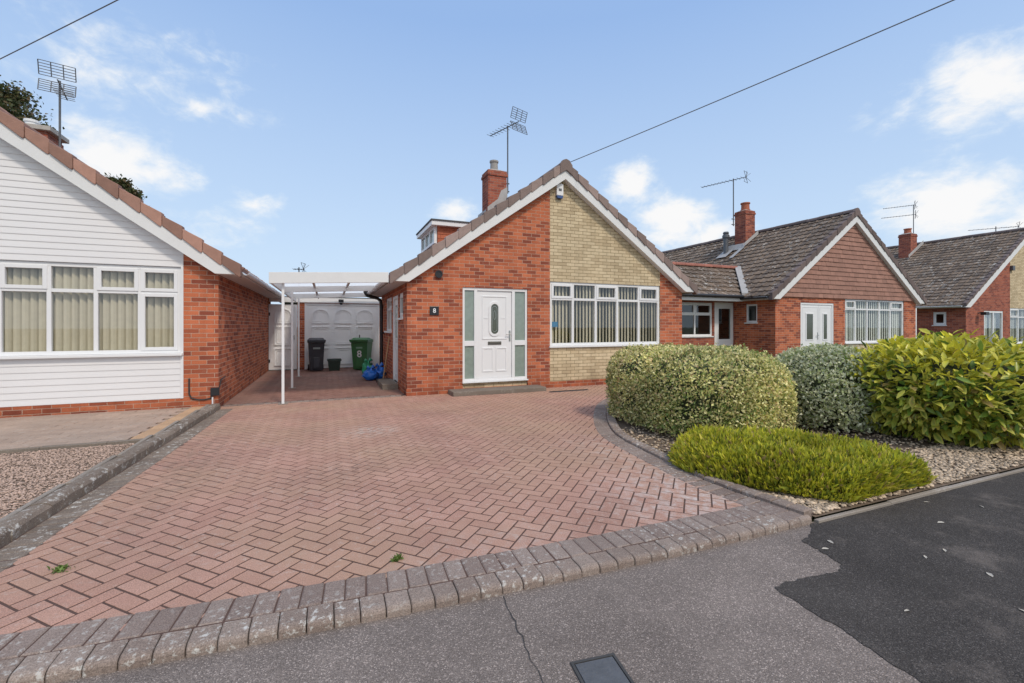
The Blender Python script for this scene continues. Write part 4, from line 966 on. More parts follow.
def bin_(label, mat, loc, rz, number, kw=1.0):
    t = thing('wheelie_bin', label, 'wheelie bin', loc, rz, 'wheelie bins by the garage')
    L0 = dict(org=(0, 0, 0))
    b = MB(); W0, D0, W1, D1, H = .22*kw, .24, .275*kw, .33, .96
    vs = [(-W0, -D0, .03), (W0, -D0, .03), (W0, D0-.08, .03), (-W0, D0-.08, .03), (-W1, -D1, H), (W1, -D1, H), (W1, D1, H), (-W1, D1, H), (W0+.01, D0-.02, .25), (-W0-.01, D0-.02, .25)]
    b.raw(vs, [(3, 2, 1, 0), (0, 1, 5, 4), (1, 2, 8, 6, 5), (3, 0, 4, 7, 9), (2, 3, 9, 8), (8, 9, 7, 6), (4, 5, 6, 7)])
    b.box(-W1-.02, W1+.02, -D1-.025, -D1+.01, H-.07, H-.001); b.box(-W1-.02, -W1+.012, -D1+.01, D1, H-.07, H-.001); b.box(W1-.012, W1+.02, -D1+.01, D1, H-.07, H-.001)
    b.box(-.10, .10, -D0-.045, -D0-.005, .10, .45)
    bd = b.build('body', mat, t, bevel=.012, **L0)
    l = MB(); n = 6; A = []
    for k in range(n+1):
        y = -D1-.05+(2*D1+.07)*k/n; z = H+.03+.055*math.sin(math.pi*min(1, k/n*1.1+.02)); A += [(-W1-.03, y, H+.012), (-W1+.03, y, z), (W1-.03, y, z), (W1+.03, y, H+.012)]
    fs = []
    for k in range(n):
        for j in range(3): fs.append((k*4+j, k*4+j+1, k*4+j+5, k*4+j+4))
        fs.append((k*4+3, k*4, k*4+4, k*4+7))
    fs += [(3, 2, 1, 0), (n*4, n*4+1, n*4+2, n*4+3)]
    l.raw(A, fs); l.box(-W1-.03, W1+.03, -D1-.06, -D1-.045, H-.03, H+.03); lid = l.build('lid', mat, t, bevel=.006, **L0)
    h = MB(); h.tube([(-W1+.03, D1, H-.01), (-W1+.03, D1+.09, H-.0), (W1-.03, D1+.09, H-.0), (W1-.03, D1, H-.01)], .016); h.build('handle', mat, t, **L0)
    for sx in (-1, 1):
        w_ = MB()
        prof = [(.03, -.025), (.085, -.025), (.10, -.015), (.10, .015), (.085, .025), (.03, .025)]; base = MB(); base.lathe(prof, (0, 0, 0), 18)
        w_.raw([(sx*(W0+.02)+v[2], D0+.01+v[0], .10+v[1]) for v in base.v], base.f); w_.build('wheel', MT['black'], t, smooth=False, **L0)
    fd_ = lambda a, d, z: (a, -D0-(D1-D0)*(z-.03)/(H-.03)-.004+d, z)
    s_ = MB(); s_.raw([fd_(-.10, 0, .70), fd_(.10, 0, .70), fd_(.10, 0, .755), fd_(-.10, 0, .755)], [(0, 1, 2, 3)]); s_.build('maker_mark', M_plain('moulded_mark', (.30, .34, .33) if not number else (.22, .38, .26), .6, .3, 60), bd, **L0)
    if number: text_mesh(number, .30, 'bin_number', MT['white'], bd, fd_, 0, .52, -.002, world=False)
    return t
bin_('black wheelie bin standing left of the small caddy before the garage door', MT['binblack'], (-.34, 15.45, 0), R(4), None, .84)
bin_('green wheelie bin with a white number 8 on its front', MT['bingreen'], (1.03, 15.30, 0), R(-20), '8', .95)
t = thing('recycling_box', 'small dark green recycling box on the ground between the two bins', 'recycling box', (.19, 15.35, 0), R(3))
b = MB(); b.raw([(-.15, -.12, .0), (.15, -.12, .0), (.15, .12, .0), (-.15, .12, .0), (-.19, -.16, .36), (.19, -.16, .36), (.19, .16, .36), (-.19, .16, .36), (-.17, -.14, .36), (.17, -.14, .36), (.17, .14, .36), (-.17, .14, .36), (-.14, -.11, .02), (.14, -.11, .02), (.14, .11, .02), (-.14, .11, .02)],
   [(3, 2, 1, 0), (0, 1, 5, 4), (1, 2, 6, 5), (2, 3, 7, 6), (3, 0, 4, 7), (4, 5, 9, 8), (5, 6, 10, 9), (6, 7, 11, 10), (7, 4, 8, 11), (8, 9, 13, 12), (9, 10, 14, 13), (10, 11, 15, 14), (11, 8, 12, 15), (12, 13, 14, 15)])
b.build('box_body', MT['caddy'], t, org=(0, 0, 0), bevel=.005)
b = MB(); b.box(-.205, .205, -.175, -.16, .31, .37); b.box(-.205, .205, .16, .175, .31, .37); b.box(-.205, -.19, -.16, .16, .31, .37); b.box(.19, .205, -.16, .16, .31, .37); b.build('rim', MT['caddy'], t, org=(0, 0, 0), bevel=.004)

def bag(label, mat, loc, sx, sy, sz, seed):
    t = thing('plastic_bag', label, 'bag', loc, 0, 'plastic bags by the side door')
    V = []; F = []; nu, nv = 20, 14
    for j in range(nv+1):
        ph = math.pi*j/nv
        for i in range(nu):
            th = 2*math.pi*i/nu; d = Vector((math.sin(ph)*math.cos(th), math.sin(ph)*math.sin(th), -math.cos(ph)))
            r_ = 1+.40*noise.noise(d*2.2+Vector((seed, 0, 0)))+.22*noise.noise(d*5+Vector((0, seed, 0)))
            x, y, z = d.x*r_*sx, d.y*r_*sy, max(0, (d.z*.5+.5)*r_*sz*.9); V.append((x, y, z))
    for j in range(nv):
        for i in range(nu): F.append((j*nu+i, j*nu+(i+1) % nu, (j+1)*nu+(i+1) % nu, (j+1)*nu+i))
    m = MB(); m.raw(V, F); m.build('bag_body', MT[mat], t, org=(0, 0, 0), smooth=True)
    k = MB(); k.tube([(0, 0, sz*.85), (.01, 0, sz*1.0), (.03, .01, sz*1.08), (.09, .02, sz*1.2)], [.05, .02, .025, .06], 9); k.tube([(0, 0, sz*.9), (-.02, 0, sz*1.05), (-.08, -.02, sz*1.15)], [.03, .02, .05], 9); k.build('tied_neck', MT[mat], t, org=(0, 0, 0), smooth=True)
bag('larger blue plastic bag slumped in front of the other bags', 'blue', (1.03, 12.2, 0), .20, .18, .30, 3.1)
bag('smaller blue plastic bag leaning near the broom', 'blue', (1.27, 12.35, 0), .16, .15, .34, 8.7)
bag('green plastic bag behind the blue bags by the downpipe', 'greenbag', (1.0, 12.62, 0), .15, .14, .44, 5.2)
t = thing('broom', 'wooden broom with dark head leaning on the brick side wall', 'broom', (1.30, 11.75, 0))
m_ = MB(); m_.tube([(0, 0, .06), (.17, .12, 1.15)], .014, 8); m_.build('broom_handle', MT['wood'], t, org=(0, 0, 0))
m_ = MB(); m_.box(-.17, .17, -.03, .03, .05, .085); hd = m_.build('broom_head', MT['black'], t, org=(0, 0, 0), bevel=.005)
m_ = MB(); m_.raw([(-.17, -.035, .0), (.17, -.035, .0), (.17, .035, .0), (-.17, .035, .0), (-.165, -.025, .05), (.165, -.025, .05), (.165, .025, .05), (-.165, .025, .05)], [(3, 2, 1, 0), (0, 1, 5, 4), (1, 2, 6, 5), (2, 3, 7, 6), (3, 0, 4, 7)]); m_.build('bristles', MT['black'], hd, org=(0, 0, 0))

# ------------------------------------------------------------------ aerials and wires
def aerial(label, loc, h, boom_dirs, grid=False, group='television aerials on the roofs', n=9, gw=.42, gh=1.0):
    t = thing('television_aerial', label, 'aerial', loc, 0, group); L0 = dict(org=(0, 0, 0))
    m = MB(); m.tube([(0, 0, 0), (0, 0, h)], .022, 8); ms = m.build('mast', MT['steel'], t, **L0)
    m = MB(); m.tube([(-.10, .0, .06), (.05, 0, .06)], .02, 6); m.tube([(-.10, .0, .30), (.05, 0, .30)], .02, 6); m.build('bracket', MT['steel'], ms, **L0)
    for (dx, dy, L, z, back) in boom_dirs:
        d = Vector((dx, dy, 0)).normalized(); s = Vector((-d.y, d.x, 0)); c = Vector((0, 0, z))
        m = MB(); m.tube([c-d*back, c+d*(L-back)], .014, 6)
        for k in range(n):
            q = c+d*(-back+.18+(L-.2)*k/(n-1)); w_ = .20-.06*k/(n-1)
            m.tube([q-s*w_, q+s*w_], .007, 5)
        m.build('boom', MT['steel'], t, **L0)
        q = c-d*(back-.04); m = MB()
        if grid:
            for sg in (1, -1):
                lean = -d*.10
                for k in range(6):
                    zz = (.07+.075*k)*gh; o_ = q+Vector((0, 0, sg*zz))+lean*(k/5); m.tube([o_-s*gw, o_+s*gw], .008, 5)
                for e in (-gw, -gw/3, gw/3, gw): m.tube([q+Vector((0, 0, sg*.07*gh))+s*e, q+Vector((0, 0, sg*.445*gh))+lean+s*e], .010, 5)
        else:
            for sg in (1, -1):
                for e in (-.2, .2): m.tube([q, q+Vector((0, 0, sg*.22))+s*e], .009, 5); m.tube([q, q+Vector((0, 0, sg*.18))+s*e-d*.12], .007, 5)
                m.tube([q+Vector((0, 0, sg*.22))-s*.2, q+Vector((0, 0, sg*.22))+s*.2], .008, 5)
        m.build('reflector', MT['steel'], t, **L0)
    return t
BD = (-.33, .94)
aerial('tall television aerial with a grid reflector on the main bungalow chimney', (5.06, 12.62, 5.45), 2.06, [(BD[0], BD[1], 1.35, 2.02, .50)], True, gw=.29, gh=.74)
aerial('television aerial with wide grid reflector on the clad bungalow at left', (-5.52, 13.05, 5.0), 1.88, [(-.25, .97, 1.1, 1.80, .25)], True, gw=.29, gh=.72)
aerial('television aerial with long thin boom on the tile hung bungalow chimney', (16.25, 14.25, 5.75), 2.05, [(BD[0], BD[1], 1.95, 2.0, .55)], False, n=12)
aerial('double boomed television aerial on the chimney of the corner bungalow', (32.25, 15.5, 6.1), 2.55, [(-.50, .85, 1.5, 2.52, .1), (-.50, .85, 1.6, 1.95, .12)], False, n=11)
aerial('television aerial on the ridge near the right edge', (34.0, 12.6, 5.6), 1.3, [(-.6, .8, 2.0, 1.2, .9)], False, n=11)
aerial('tiny distant television aerial seen over the carport roof', (-.98, 18.2, 2.36), 1.22, [(-.8, .3, .4, 1.15, .2)], False, n=3)
def wire(label, a, b, sag):
    m = MB(); a, b = Vector(a), Vector(b); pts = []
    for k in range(25):
        t = k/24; p = a.lerp(b, t); p.z -= sag*4*t*(1-t); pts.append(p)
    m.tube(pts, .0085, 6); tag(m.build('telephone_wire', MT['wire']), label, 'wire', 'telephone wires overhead')
wire('telephone wire running from the main bungalow ridge up to the right', (5.16, 9.35, 5.24), (8.97, .3, 6.08), .04)
wire('telephone wire crossing the top left corner above the clad bungalow', (-7.7, 12.9, 5.93), (1.5, 4.8, 7.1), .02)

# ------------------------------------------------------------------ plants
def unit(a): return a/np.maximum(np.linalg.norm(a, axis=-1, keepdims=True), 1e-9)
def pn(P, s, seed):                      # cheap vectorised lumpy noise from a few sine waves
    r = np.random.default_rng(seed); out = np.zeros(len(P))
    for k in range(7):
        w_ = r.normal(size=3); w_ /= np.linalg.norm(w_); out += np.sin(P@w_*s*(0.7+.25*k)+r.uniform(0, 6.28))/(1+.25*k)
    return out/3.2
def leaf_cards(C, Nrm, size, aspect, up_bias, spread, r):
    """folded leaf outlines: base, two sides, tip and a midrib; returns V (n,6,3) and faces"""
    n = len(C)
    d = unit(Nrm*spread[0]+r.normal(size=(n, 3))*spread[1]+np.array([0, 0, up_bias]))
    s = unit(np.cross(d, unit(r.normal(size=(n, 3))+Nrm*.01))); nn = np.cross(s, d)
    flip = np.sign(np.sum(nn*Nrm, axis=1, keepdims=True)+1e-6); nn *= flip
    L = size[:, None]; w = L*aspect; fold = .22
    base = C; mid = C+d*L*.5-nn*L*.0; tip = C+d*L-nn*L*.16
    l1 = C+d*L*.42+s*w*.5+nn*w*fold; r1 = C+d*L*.42-s*w*.5+nn*w*fold
    return np.stack([base, l1, tip, r1, mid], 1)
LF = np.array([(0, 4, 1), (1, 4, 2), (2, 4, 3), (3, 4, 0)])
def leaf_long(C, Nrm, size, aspect, up_bias, spread, r):
    """a longer leaf: two points each side and a bent midrib; returns V (n,9,3)"""
    n = len(C); d = unit(Nrm*spread[0]+r.normal(size=(n, 3))*spread[1]+np.array([0, 0, up_bias]))
    upv = np.tile(np.array([0, 0, 1.0]), (n, 1))+r.normal(size=(n, 3))*.45+Nrm*.3
    s = unit(np.cross(d, upv)); nn = unit(np.cross(s, d)); L = size[:, None]; w = L*aspect*r.uniform(.8, 1.15, (n, 1)); bend = r.uniform(.0, .28, (n, 1))
    def mid(t): return C+d*L*t-nn*L*bend*t*t
    f = .2
    return np.stack([mid(0), mid(.22)+s*w*.36+nn*w*f*.7, mid(.55)+s*w*.5+nn*w*f, mid(.82)+s*w*.27+nn*w*f*.5, mid(1.0), mid(.82)-s*w*.27+nn*w*f*.5, mid(.55)-s*w*.5+nn*w*f, mid(.22)-s*w*.36+nn*w*f*.7, mid(.5)], 1)
LL_ = np.array([(0, 8, 1), (1, 8, 2), (2, 8, 3), (3, 8, 4), (4, 8, 5), (5, 8, 6), (6, 8, 7), (7, 8, 0)])
def superpts(n, cen, a, ex, r, lump=.07, ls=3.0, seed=1, zlo=0.0, flat_bottom=True):
    d = unit(r.normal(size=(n*3, 3))); d = d[d[:, 2] > -.75][:n*2]
    rad = (np.abs(d)**ex).sum(1)**(-1/ex); P = d*rad[:, None]
    # thin out the over-sampled corners, then keep n
    A = np.array(a); g = np.sign(P)*np.abs(P)**(ex-1)/A; Nn = unit(g)
    W = P*A; W = W*(1+lump*pn(W, ls, seed))[:, None]
    W[:, 2] = W[:, 2]; W = W+np.array(cen)
    ok = W[:, 2] > zlo; return W[ok][:n], Nn[ok][:n]
def leaf_bush(name, label, cat, cen, a, ex, n, lsize, aspect, palette, lump=.06, ls=3.0, depth=.12, up=.25, spread=(.5, .8), seed=1, rim=None, gap=.35, mat='leaf', topcol=None, core=.86, stems=6, group='bushes in the gravel bed', zlo=.03, taper=None, smooth_leaf=False, green=None):
    r = np.random.default_rng(seed)
    t = thing(name, label, cat, (cen[0], cen[1], 0), 0, group)
    P, Nn = superpts(n, cen, a, ex, r, lump, ls, seed, zlo)
    if taper is not None:
        k = np.clip((P[:, 2]-0)/(cen[2]*1.0), 0, 1); f = taper+(1-taper)*k**.6
        P[:, :2] = np.array(cen[:2])+(P[:, :2]-np.array(cen[:2]))*f[:, None]
    gapn = pn(P, ls*3.2, seed+7)
    dep = r.random(len(P))**1.6*depth*np.where(gapn < -gap, 2.4, 1.0)-depth*.25
    dep = np.where(r.random(len(P)) < .05, -r.random(len(P))*depth*.7, dep)
    P = P-Nn*dep[:, None]
    keep = (r.random(len(P)) > np.where(gapn < -gap, .55, .0)) & (P[:, 2] > zlo)
    P, Nn, gapn = P[keep], Nn[keep], gapn[keep]
    sz = r.uniform(lsize[0], lsize[1], len(P))
    K = 9 if smooth_leaf else 5
    V = (leaf_long if smooth_leaf else leaf_cards)(P, Nn, sz, aspect, up, spread, r)
    pal = np.array([p[1] for p in palette]); pw = np.array([p[0] for p in palette], float); pw /= pw.sum()
    idx = r.choice(len(pal), len(P), p=pw); c = pal[idx]*r.uniform(.78, 1.22, (len(P), 1))
    if green is not None:                  # patches that have reverted to plain green
        g_ = pn(P, green[1], seed+21)+.35*r.normal(size=len(P)) < -green[2]; c = np.where(g_[:, None], np.array(green[0])*r.uniform(.6, 1.3, (len(P), 1)), c)
    tint = 1+.28*pn(P, ls*1.4, seed+3)[:, None]; c = c*tint
    if topcol is not None:
        k = np.clip((P[:, 2]/(cen[2]+a[2])-.35)/.6, 0, 1)*r.random(len(P)); m_ = (k > .36)[:, None]; c = np.where(m_, np.array(topcol)*r.uniform(.75, 1.2, (len(P), 1)), c)
    C = np.repeat(c[:, None, :], K, 1)
    if rim is not None:                    # variegation: pale margin, green along the midrib
        vr = (r.random(len(P)) < rim[1])
        
        for q_ in range(1, K-1): C[vr, q_] = np.array(rim[0])
    V2 = V.reshape(-1, 3); V2[:, 2] = np.maximum(V2[:, 2], .008)
    F = ((LL_ if smooth_leaf else LF)[None]+(np.arange(len(P))*K)[:, None, None]).reshape(-1, 3)
    np_mesh('foliage', V2, F, MT[mat], t, C.reshape(-1, 3), org=(cen[0], cen[1], 0))
    # woody inside, seen only through gaps
    cb_ = MB(); nu, nv = 26, 14; vs = []; fs = []
    for j in range(nv+1):
        ph = math.pi*j/nv
        for i in range(nu):
            th = 2*math.pi*i/nu; d = np.array([math.sin(ph)*math.cos(th), math.sin(ph)*math.sin(th), math.cos(ph)]); rad = (np.abs(d)**ex).sum()**(-1/ex)
            W = d*rad*np.array(a); W = W*(1+lump*pn(W[None], ls, seed)[0])*core+np.array(cen)
            if taper is not None:
                f = taper+(1-taper)*min(1, max(0, W[2]/cen[2]))**.6; W[:2] = np.array(cen[:2])+(W[:2]-np.array(cen[:2]))*f
            vs.append((W[0], W[1], max(W[2], .05 if zlo < .1 else zlo)))
    for j in range(nv):
        for i in range(nu): fs.append((j*nu+i, j*nu+(i+1) % nu, (j+1)*nu+(i+1) % nu, (j+1)*nu+i))
    cb_.raw(vs, fs); cb_.build('inner_growth', MT['core'], t)
    sm = MB(); rr = random.Random(seed)
    for k in range(stems):
        q = rr.uniform(0, 6.28); e = rr.uniform(.2, .7)
        sm.tube([(cen[0]+.1*math.cos(q), cen[1]+.1*math.sin(q), -.02), (cen[0]+a[0]*.4*math.cos(q), cen[1]+a[1]*.4*math.sin(q), cen[2]*.7), (cen[0]+a[0]*e*math.cos(q), cen[1]+a[1]*e*math.sin(q), cen[2]+a[2]*.5)], [.03, .02, .008], 6)
    sm.build('stem', MT['bark'], t)
    return t
# big clipped variegated hedge
leaf_bush('hedge_bush', 'large rounded clipped bush with small cream and green leaves, nearest the drive', 'bush', (4.87, 4.98, .42), (.86, 1.13, .69), 3.9, 40000, (.028, .05), .62,
    [(5, (.84, .77, .38)), (3.5, (.72, .69, .27)), (1.8, (.30, .36, .11)), (1.2, (.66, .50, .27)), (.8, (.14, .20, .06))], lump=.07, ls=3.6, depth=.10, up=.3, seed=3, gap=.34, green=((.24, .32, .09), 2.1, .52))
# silver variegated bush
leaf_bush('silver_bush', 'round grey green bush with white edged leaves between hedge and yellow laurel', 'bush', (6.80, 4.32, .42), (.84, .78, .66), 2.4, 20000, (.035, .06), .62,
    [(4, (.30, .36, .14)), (3, (.46, .50, .24)), (2, (.68, .68, .46))], lump=.05, ls=4.5, depth=.12, up=.3, seed=9, rim=((.74, .74, .56), .65), gap=.36)
# yellow laurel with large leaves
leaf_bush('laurel_bush', 'bushy laurel with long yellow green leaves at the right edge', 'bush', (7.62, 3.28, .57), (1.18, .98, .59), 2.5, 8000, (.09, .165), .42,
    [(3, (.20, .30, .045)), (3, (.38, .42, .055)), (2, (.11, .19, .035)), (1.6, (.60, .57, .09)), (.4, (.42, .30, .10))], lump=.08, ls=4.0, depth=.24, up=.0, spread=(.55, .55), seed=15, rim=((.68, .62, .12), .35), gap=.40, mat='leaf_gloss', topcol=(.74, .68, .07), core=.70, taper=.82, smooth_leaf=True)
# low spreading heath
def heath():
    r = np.random.default_rng(23); cen = np.array([4.12, 2.95]); ang = R(127); ca, sa = math.cos(ang), math.sin(ang)
    t = thing('heath_shrub', 'low spreading mound of fine yellow green sprigs in front of the bushes', 'shrub', (cen[0], cen[1], 0), 0, 'bushes in the gravel bed')
    n = 52000; q = r.uniform(0, 6.283, n); rad = r.random(n)**.45
    A, B, H, ex = 1.08, .66, .275, 2.6
    k = (np.abs(np.cos(q))**ex+np.abs(np.sin(q))**ex)**(-1/ex)
    lx, ly = A*rad*k*np.cos(q), B*rad*k*np.sin(q)
    x, y = cen[0]+lx*ca-ly*sa, cen[1]+lx*sa+ly*ca
    P = np.stack([x, y, np.zeros(n)], 1); z = H*(1-rad**5)**.55*(1+.16*pn(P, 4, 4)+.12*pn(P, 13, 5))
    P[:, 2] = np.maximum(z-r.random(n)**2*.07, .01)
    y2 = P[:, 1]; P[:, 1] = np.where(y2 < 2.27, 2.27+(2.27-y2)*.05, y2)
    out = np.stack([(lx*ca-ly*sa), (lx*sa+ly*ca), np.zeros(n)], 1); out = unit(out)*(rad**4)[:, None]
    d = unit(out*.65+np.array([0, 0, 1.0])+r.normal(size=(n, 3))*.38); s = unit(np.cross(d, r.normal(size=(n, 3)))); L = r.uniform(.03, .07, (n, 1))*np.where(r.random((n, 1)) < .08, 1.6, 1.0); w_ = L*.15
    nn = np.cross(s, d)
    V = np.stack([P-d*L*.3, P+d*L*.35+s*w_+nn*w_*.4, P+d*L, P+d*L*.35-s*w_-nn*w_*.4], 1)
    pal = np.array([(.60, .57, .05), (.47, .48, .045), (.32, .36, .04), (.66, .57, .10), (.16, .20, .03), (.36, .25, .11)]); c = pal[r.choice(6, n, p=[.30, .26, .18, .12, .09, .05])]*r.uniform(.75, 1.2, (n, 1))
    c = c*(1+.2*pn(P, 7, 11))[:, None]
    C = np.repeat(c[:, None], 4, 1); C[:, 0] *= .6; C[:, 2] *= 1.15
    V2 = V.reshape(-1, 3); V2[:, 2] = np.maximum(V2[:, 2], .006)
    F = (np.array([(0, 1, 2), (0, 2, 3)])[None]+(np.arange(n)*4)[:, None, None]).reshape(-1, 3)
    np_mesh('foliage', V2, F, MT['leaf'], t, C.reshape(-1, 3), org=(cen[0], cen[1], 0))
    m = MB(); vs = [(cen[0], cen[1], H*.86)]; fs = []; nu, nr = 40, 8
    for j in range(1, nr+1):
        rd_ = j/nr*.96
        for i in range(nu):
            qq = 2*math.pi*i/nu; kk = (abs(math.cos(qq))**ex+abs(math.sin(qq))**ex)**(-1/ex); a_, b_ = A*rd_*kk*math.cos(qq), B*rd_*kk*math.sin(qq)
            vs.append((cen[0]+a_*ca-b_*sa, max(2.29, cen[1]+a_*sa+b_*ca), max(.006, H*.86*(1-(rd_/.965)**5)**.55 if rd_ < .955 else .006)))
    for i in range(nu): fs.append((0, 1+i, 1+(i+1) % nu))
    for j in range(nr-1):
        for i in range(nu): fs.append((1+j*nu+i, 1+(j+1)*nu+i, 1+(j+1)*nu+(i+1) % nu, 1+j*nu+(i+1) % nu))
    m.raw(vs, fs); m.build('inner_growth', M_plain('inner_heath', (.07, .08, .02), .95, .5, 30), t)
heath()

def tree(label, x, y, H, crown_r, seed, n, clumps=26, pal=None):
    r = np.random.default_rng(seed); rr = random.Random(seed); t = thing('garden_tree', label, 'tree', (x, y, 0), 0, 'trees behind the clad bungalow')
    tr = MB(); top = H-crown_r*.9
    tr.tube([(x, y, -.1), (x+.06, y, H*.3), (x-.05, y+.1, top), (x, y, H-crown_r*.4)], [.24, .19, .12, .03], 9)
    cl = []
    for k in range(clumps):
        q = rr.uniform(0, 6.28); e = rr.uniform(-.6, 1.0); rad = crown_r*math.sqrt(max(0, 1-e*e*.8))*rr.uniform(.55, 1.0)
        c = Vector((x+rad*math.cos(q), y+rad*math.sin(q), H-crown_r+e*crown_r*.85)); cl.append(c)
        tr.tube([(x, y, min(top, c.z-.5)), ((x+c.x)/2, (y+c.y)/2, (min(top, c.z-.5)+c.z)/2-.1), tuple(c)], [.07, .045, .012], 6)
    tr.build('trunk', MT['bark'], t)
    per = n//clumps; P = np.concatenate([np.array(c)+r.normal(size=(per, 3))*np.array([.34, .34, .26])*crown_r*.34 for c in cl])
    Nn = unit(P-np.array([x, y, H-crown_r])); V = leaf_cards(P, Nn, r.uniform(.11, .19, len(P)), .6, .1, (.3, 1.0), r)
    pal = np.array(pal); c = pal[r.choice(len(pal), len(P))]*r.uniform(.7, 1.25, (len(P), 1)); C = np.repeat(c[:, None], 5, 1)
    F = (LF[None]+(np.arange(len(P))*5)[:, None, None]).reshape(-1, 3)
    np_mesh('crown', V.reshape(-1, 3), F, MT['leaf'], t, C.reshape(-1, 3), org=(x, y, 0))
TP = [(.085, .10, .035), (.12, .12, .045), (.17, .12, .06), (.06, .075, .03)]
tree('tall dark leafed tree behind the clad bungalow chimney', -13.3, 25, 11.6, 2.5, 4, 15000, 34, TP)
tree('smaller tree just showing above the clad bungalow roof slope', -9.0, 25, 8.1, 1.2, 8, 6000, 18, TP)

def weed(label, x, y, s, seed):
    r = np.random.default_rng(seed); n = 60; P = np.stack([r.normal(x, s*.4, n), r.normal(y, s*.35, n), np.full(n, .004)], 1)
    V = leaf_cards(P, np.tile(np.array([0, 0, 1.0]), (n, 1)), r.uniform(.02, .04, n), .4, .4, (.3, .9), r); V2 = V.reshape(-1, 3); V2[:, 2] = np.maximum(V2[:, 2], .003)
    C = np.repeat((np.array([.17, .25, .06])*r.uniform(.6, 1.3, (n, 1)))[:, None], 5, 1)
    F = (LF[None]+(np.arange(n)*5)[:, None, None]).reshape(-1, 3); o = np_mesh('weed', V2, F, MT['leaf'], None, C.reshape(-1, 3), org=(x, y, 0)); o.location = (x, y, 0)
    tag(o, label, 'weed', 'weeds in the drive joints')
weed('larger green weed growing in the drive joints at lower left', -1.43, 3.40, .055, 1)
weed('tiny green weed between drive blocks by the front border', .388, 2.774, .03, 2)
spots = [(4.22, 1.86), (3.72, 1.62), (3.60, 1.36), (3.15, 1.98), (4.6, 2.12), (3.02, 1.93), (3.3, 1.12), (3.5, 1.62), (4.9, 1.9), (2.75, 1.35)]
for i, (x, y) in enumerate(spots):
    m = MB(); q = random.uniform(0, 6.28); c, s = math.cos(q), math.sin(q); L = random.uniform(.018, .032); vs = []
    for (a, b, z) in ((-1, 0, .002), (-.3, .4, .007), (.5, .32, .006), (1, 0, .003), (.4, -.34, .004), (-.4, -.36, .005)): vs.append((x+(a*c-b*s)*L, y+(a*s+b*c)*L, -.045+z))
    m.raw(vs, [(0, 1, 2, 3), (0, 3, 4, 5)])
    o = m.build('fallen_leaf', MT['litter'], None, org=(x, y, -.045)); o.location = (x, y, -.045)
    tag(o, 'small pale dry leaf lying on the dark tarmac', 'leaf', 'dry leaves on the dark tarmac')

# ------------------------------------------------------------------ sky, sun, camera
SUN_EL, SUN_AZ = 50, 164          # degrees; azimuth clockwise from +Y: behind the camera, a little to the right
W = bpy.data.worlds.new('World'); SC.world = W; W.use_nodes = True; nt = W.node_tree; nt.nodes.clear()
wo = N(nt, 'ShaderNodeOutputWorld'); bgd = N(nt, 'ShaderNodeBackground'); nt.links.new(bgd.outputs[0], wo.inputs[0])
sky = N(nt, 'ShaderNodeTexSky', sky_type='NISHITA'); sky.sun_disc = False; sky.sun_elevation = R(SUN_EL); sky.sun_rotation = R(SUN_AZ); sky.air_density = 1.0; sky.dust_density = 1.2; sky.ozone_density = 1.0
SKY_S = .15
bgd.inputs['Strength'].default_value = SKY_S
tc = N(nt, 'ShaderNodeTexCoord'); sep = N(nt, 'ShaderNodeSeparateXYZ'); nt.links.new(tc.outputs['Generated'], sep.inputs[0])
az = math_n(nt, 'MULTIPLY', math_n(nt, 'ARCTAN2', sep.outputs[0], sep.outputs[1]), 180/math.pi)
el = math_n(nt, 'MULTIPLY', math_n(nt, 'ARCSINE', sep.outputs[2]), 180/math.pi)
comb = N(nt, 'ShaderNodeCombineXYZ'); nt.links.new(az, comb.inputs[0]); nt.links.new(math_n(nt, 'MULTIPLY', el, 1.6), comb.inputs[1])
n1 = noise_tex(nt, .14, 8, .6, comb.outputs[0], .6); n2 = noise_tex(nt, .35, 7, .62, comb.outputs[0], .3)
nn_ = math_n(nt, 'ADD', math_n(nt, 'MULTIPLY', math_n(nt, 'SUBTRACT', n1.outputs['Fac'], .5), 1.9), math_n(nt, 'MULTIPLY', math_n(nt, 'SUBTRACT', n2.outputs['Fac'], .5), 1.7))
# clouds: (azimuth, elevation, half width, half height, density)
CL = [(-21, 23, 9, 4.5, .52), (-14, 25, 7, 3.2, .42), (-12.6, 22, 4.2, 1.9, .72), (-9, 21.9, 4, 1.6, .5), (-20, 15.5, 5.8, 4.2, 1.15), (-16, 15, 3.6, 2.6, .95), (-11, 10, 6, 3, .55), (-7.5, 13.2, 3.4, 1.8, .65),
      (15.5, 14.6, 3.6, 2.3, .95), (37.8, 17.0, 4.0, 3.6, 1.15), (42, 12.6, 5.6, 3.8, 1.25), (46, 10.2, 5, 2.6, .8), (69.5, 20.2, 7, 4.2, 1.0), (64, 20, 4, 2.2, .55), (67, 11.0, 7, 4.0, 1.2), (73, 9, 7, 3.2, .95), (60.8, 20.2, 1.6, 1.6, .5),
      (-60, 18, 14, 7, .8), (165, 34, 62, 30, 1.3), (-165, 34, 62, 30, 1.3), (105, 38, 18, 18, 1.0), (-95, 38, 20, 18, 1.0), (30, 68, 70, 14, .9)]  # banks behind camera and overhead are unseen, added to whiten the frontal light
acc = None
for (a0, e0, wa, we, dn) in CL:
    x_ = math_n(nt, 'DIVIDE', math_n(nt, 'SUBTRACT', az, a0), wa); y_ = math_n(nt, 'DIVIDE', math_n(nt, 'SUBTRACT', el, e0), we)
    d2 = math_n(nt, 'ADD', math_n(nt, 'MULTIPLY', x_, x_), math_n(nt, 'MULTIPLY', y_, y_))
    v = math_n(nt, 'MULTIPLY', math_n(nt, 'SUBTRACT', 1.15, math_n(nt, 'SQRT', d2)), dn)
    acc = v if acc is None else math_n(nt, 'SMOOTH_MAX', acc, v, .12)
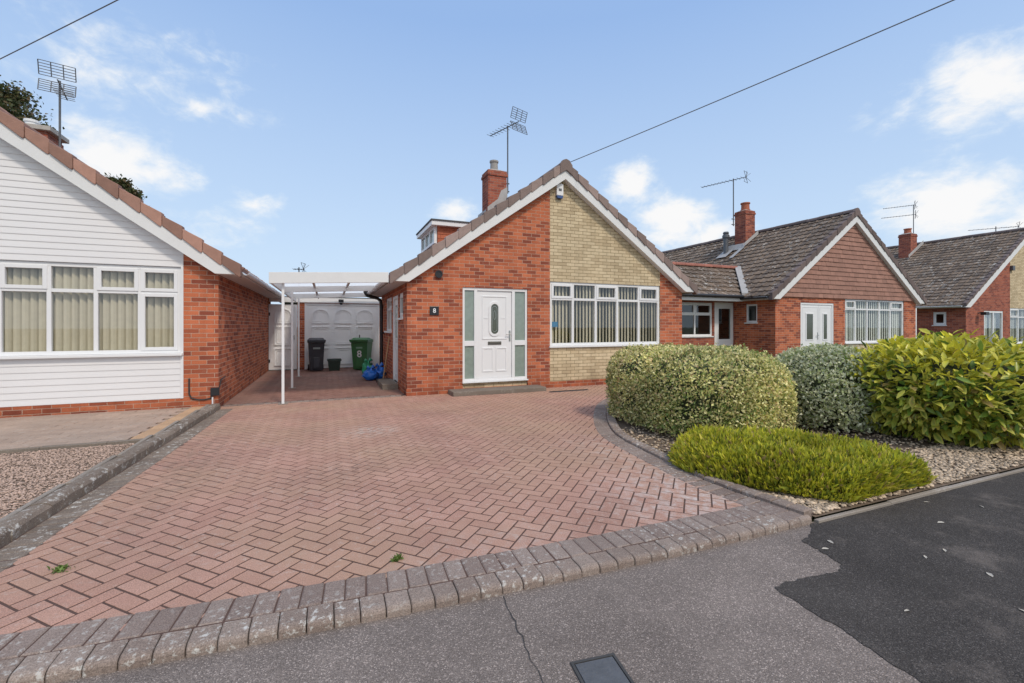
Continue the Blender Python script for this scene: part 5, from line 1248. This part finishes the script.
dens = math_n(nt, 'ADD', acc, math_n(nt, 'MULTIPLY', nn_, .74))
mr = N(nt, 'ShaderNodeMapRange', interpolation_type='SMOOTHSTEP'); mr.inputs[1].default_value = .10; mr.inputs[2].default_value = 1.0; nt.links.new(dens, mr.inputs[0])
fac = math_n(nt, 'MULTIPLY', mr.outputs[0], .92)
tint = mix(nt, .78, sky.outputs[0], (2.4, 3.72, 6.2))
haze = N(nt, 'ShaderNodeMapRange'); haze.inputs[1].default_value = 0; haze.inputs[2].default_value = 34; haze.inputs[3].default_value = .85; haze.inputs[4].default_value = 0; nt.links.new(el, haze.inputs[0])
tint = mix(nt, haze.outputs[0], tint, (4.6, 5.6, 6.5))
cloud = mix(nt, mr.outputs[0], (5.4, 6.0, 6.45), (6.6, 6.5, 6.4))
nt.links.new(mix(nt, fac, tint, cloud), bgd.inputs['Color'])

sun = bpy.data.lights.new('sun', 'SUN'); sun.energy = 1.95; sun.angle = R(8); sun.color = (1.0, .90, .77)
so_ = bpy.data.objects.new('sun', sun); COL.objects.link(so_)
dirv = Vector((math.sin(R(SUN_AZ))*math.cos(R(SUN_EL)), math.cos(R(SUN_AZ))*math.cos(R(SUN_EL)), math.sin(R(SUN_EL))))
so_.rotation_euler = (-dirv).to_track_quat('-Z', 'Y').to_euler(); so_.location = (0, -10, 20)

cam = bpy.data.cameras.new('camera'); cam.sensor_width = 36; cam.lens = 447/1024*36; cam.shift_y = -15.5/1024; cam.clip_start = .05; cam.clip_end = 2000
co = bpy.data.objects.new('camera', cam); COL.objects.link(co); co.location = (0, 0, 1.42); co.rotation_euler = (R(90), 0, R(-22.4)); SC.camera = co
vs_ = SC.view_settings; vs_.view_transform = 'Standard'; vs_.look = 'None'; vs_.exposure = 0.0; vs_.gamma = 1.0; vs_.use_curve_mapping = False
SC.cycles.use_denoising = True; SC.cycles.max_bounces = 6; SC.cycles.transparent_max_bounces = 8; SC.cycles.sample_clamp_indirect = 6
SC.cycles.use_adaptive_sampling = True
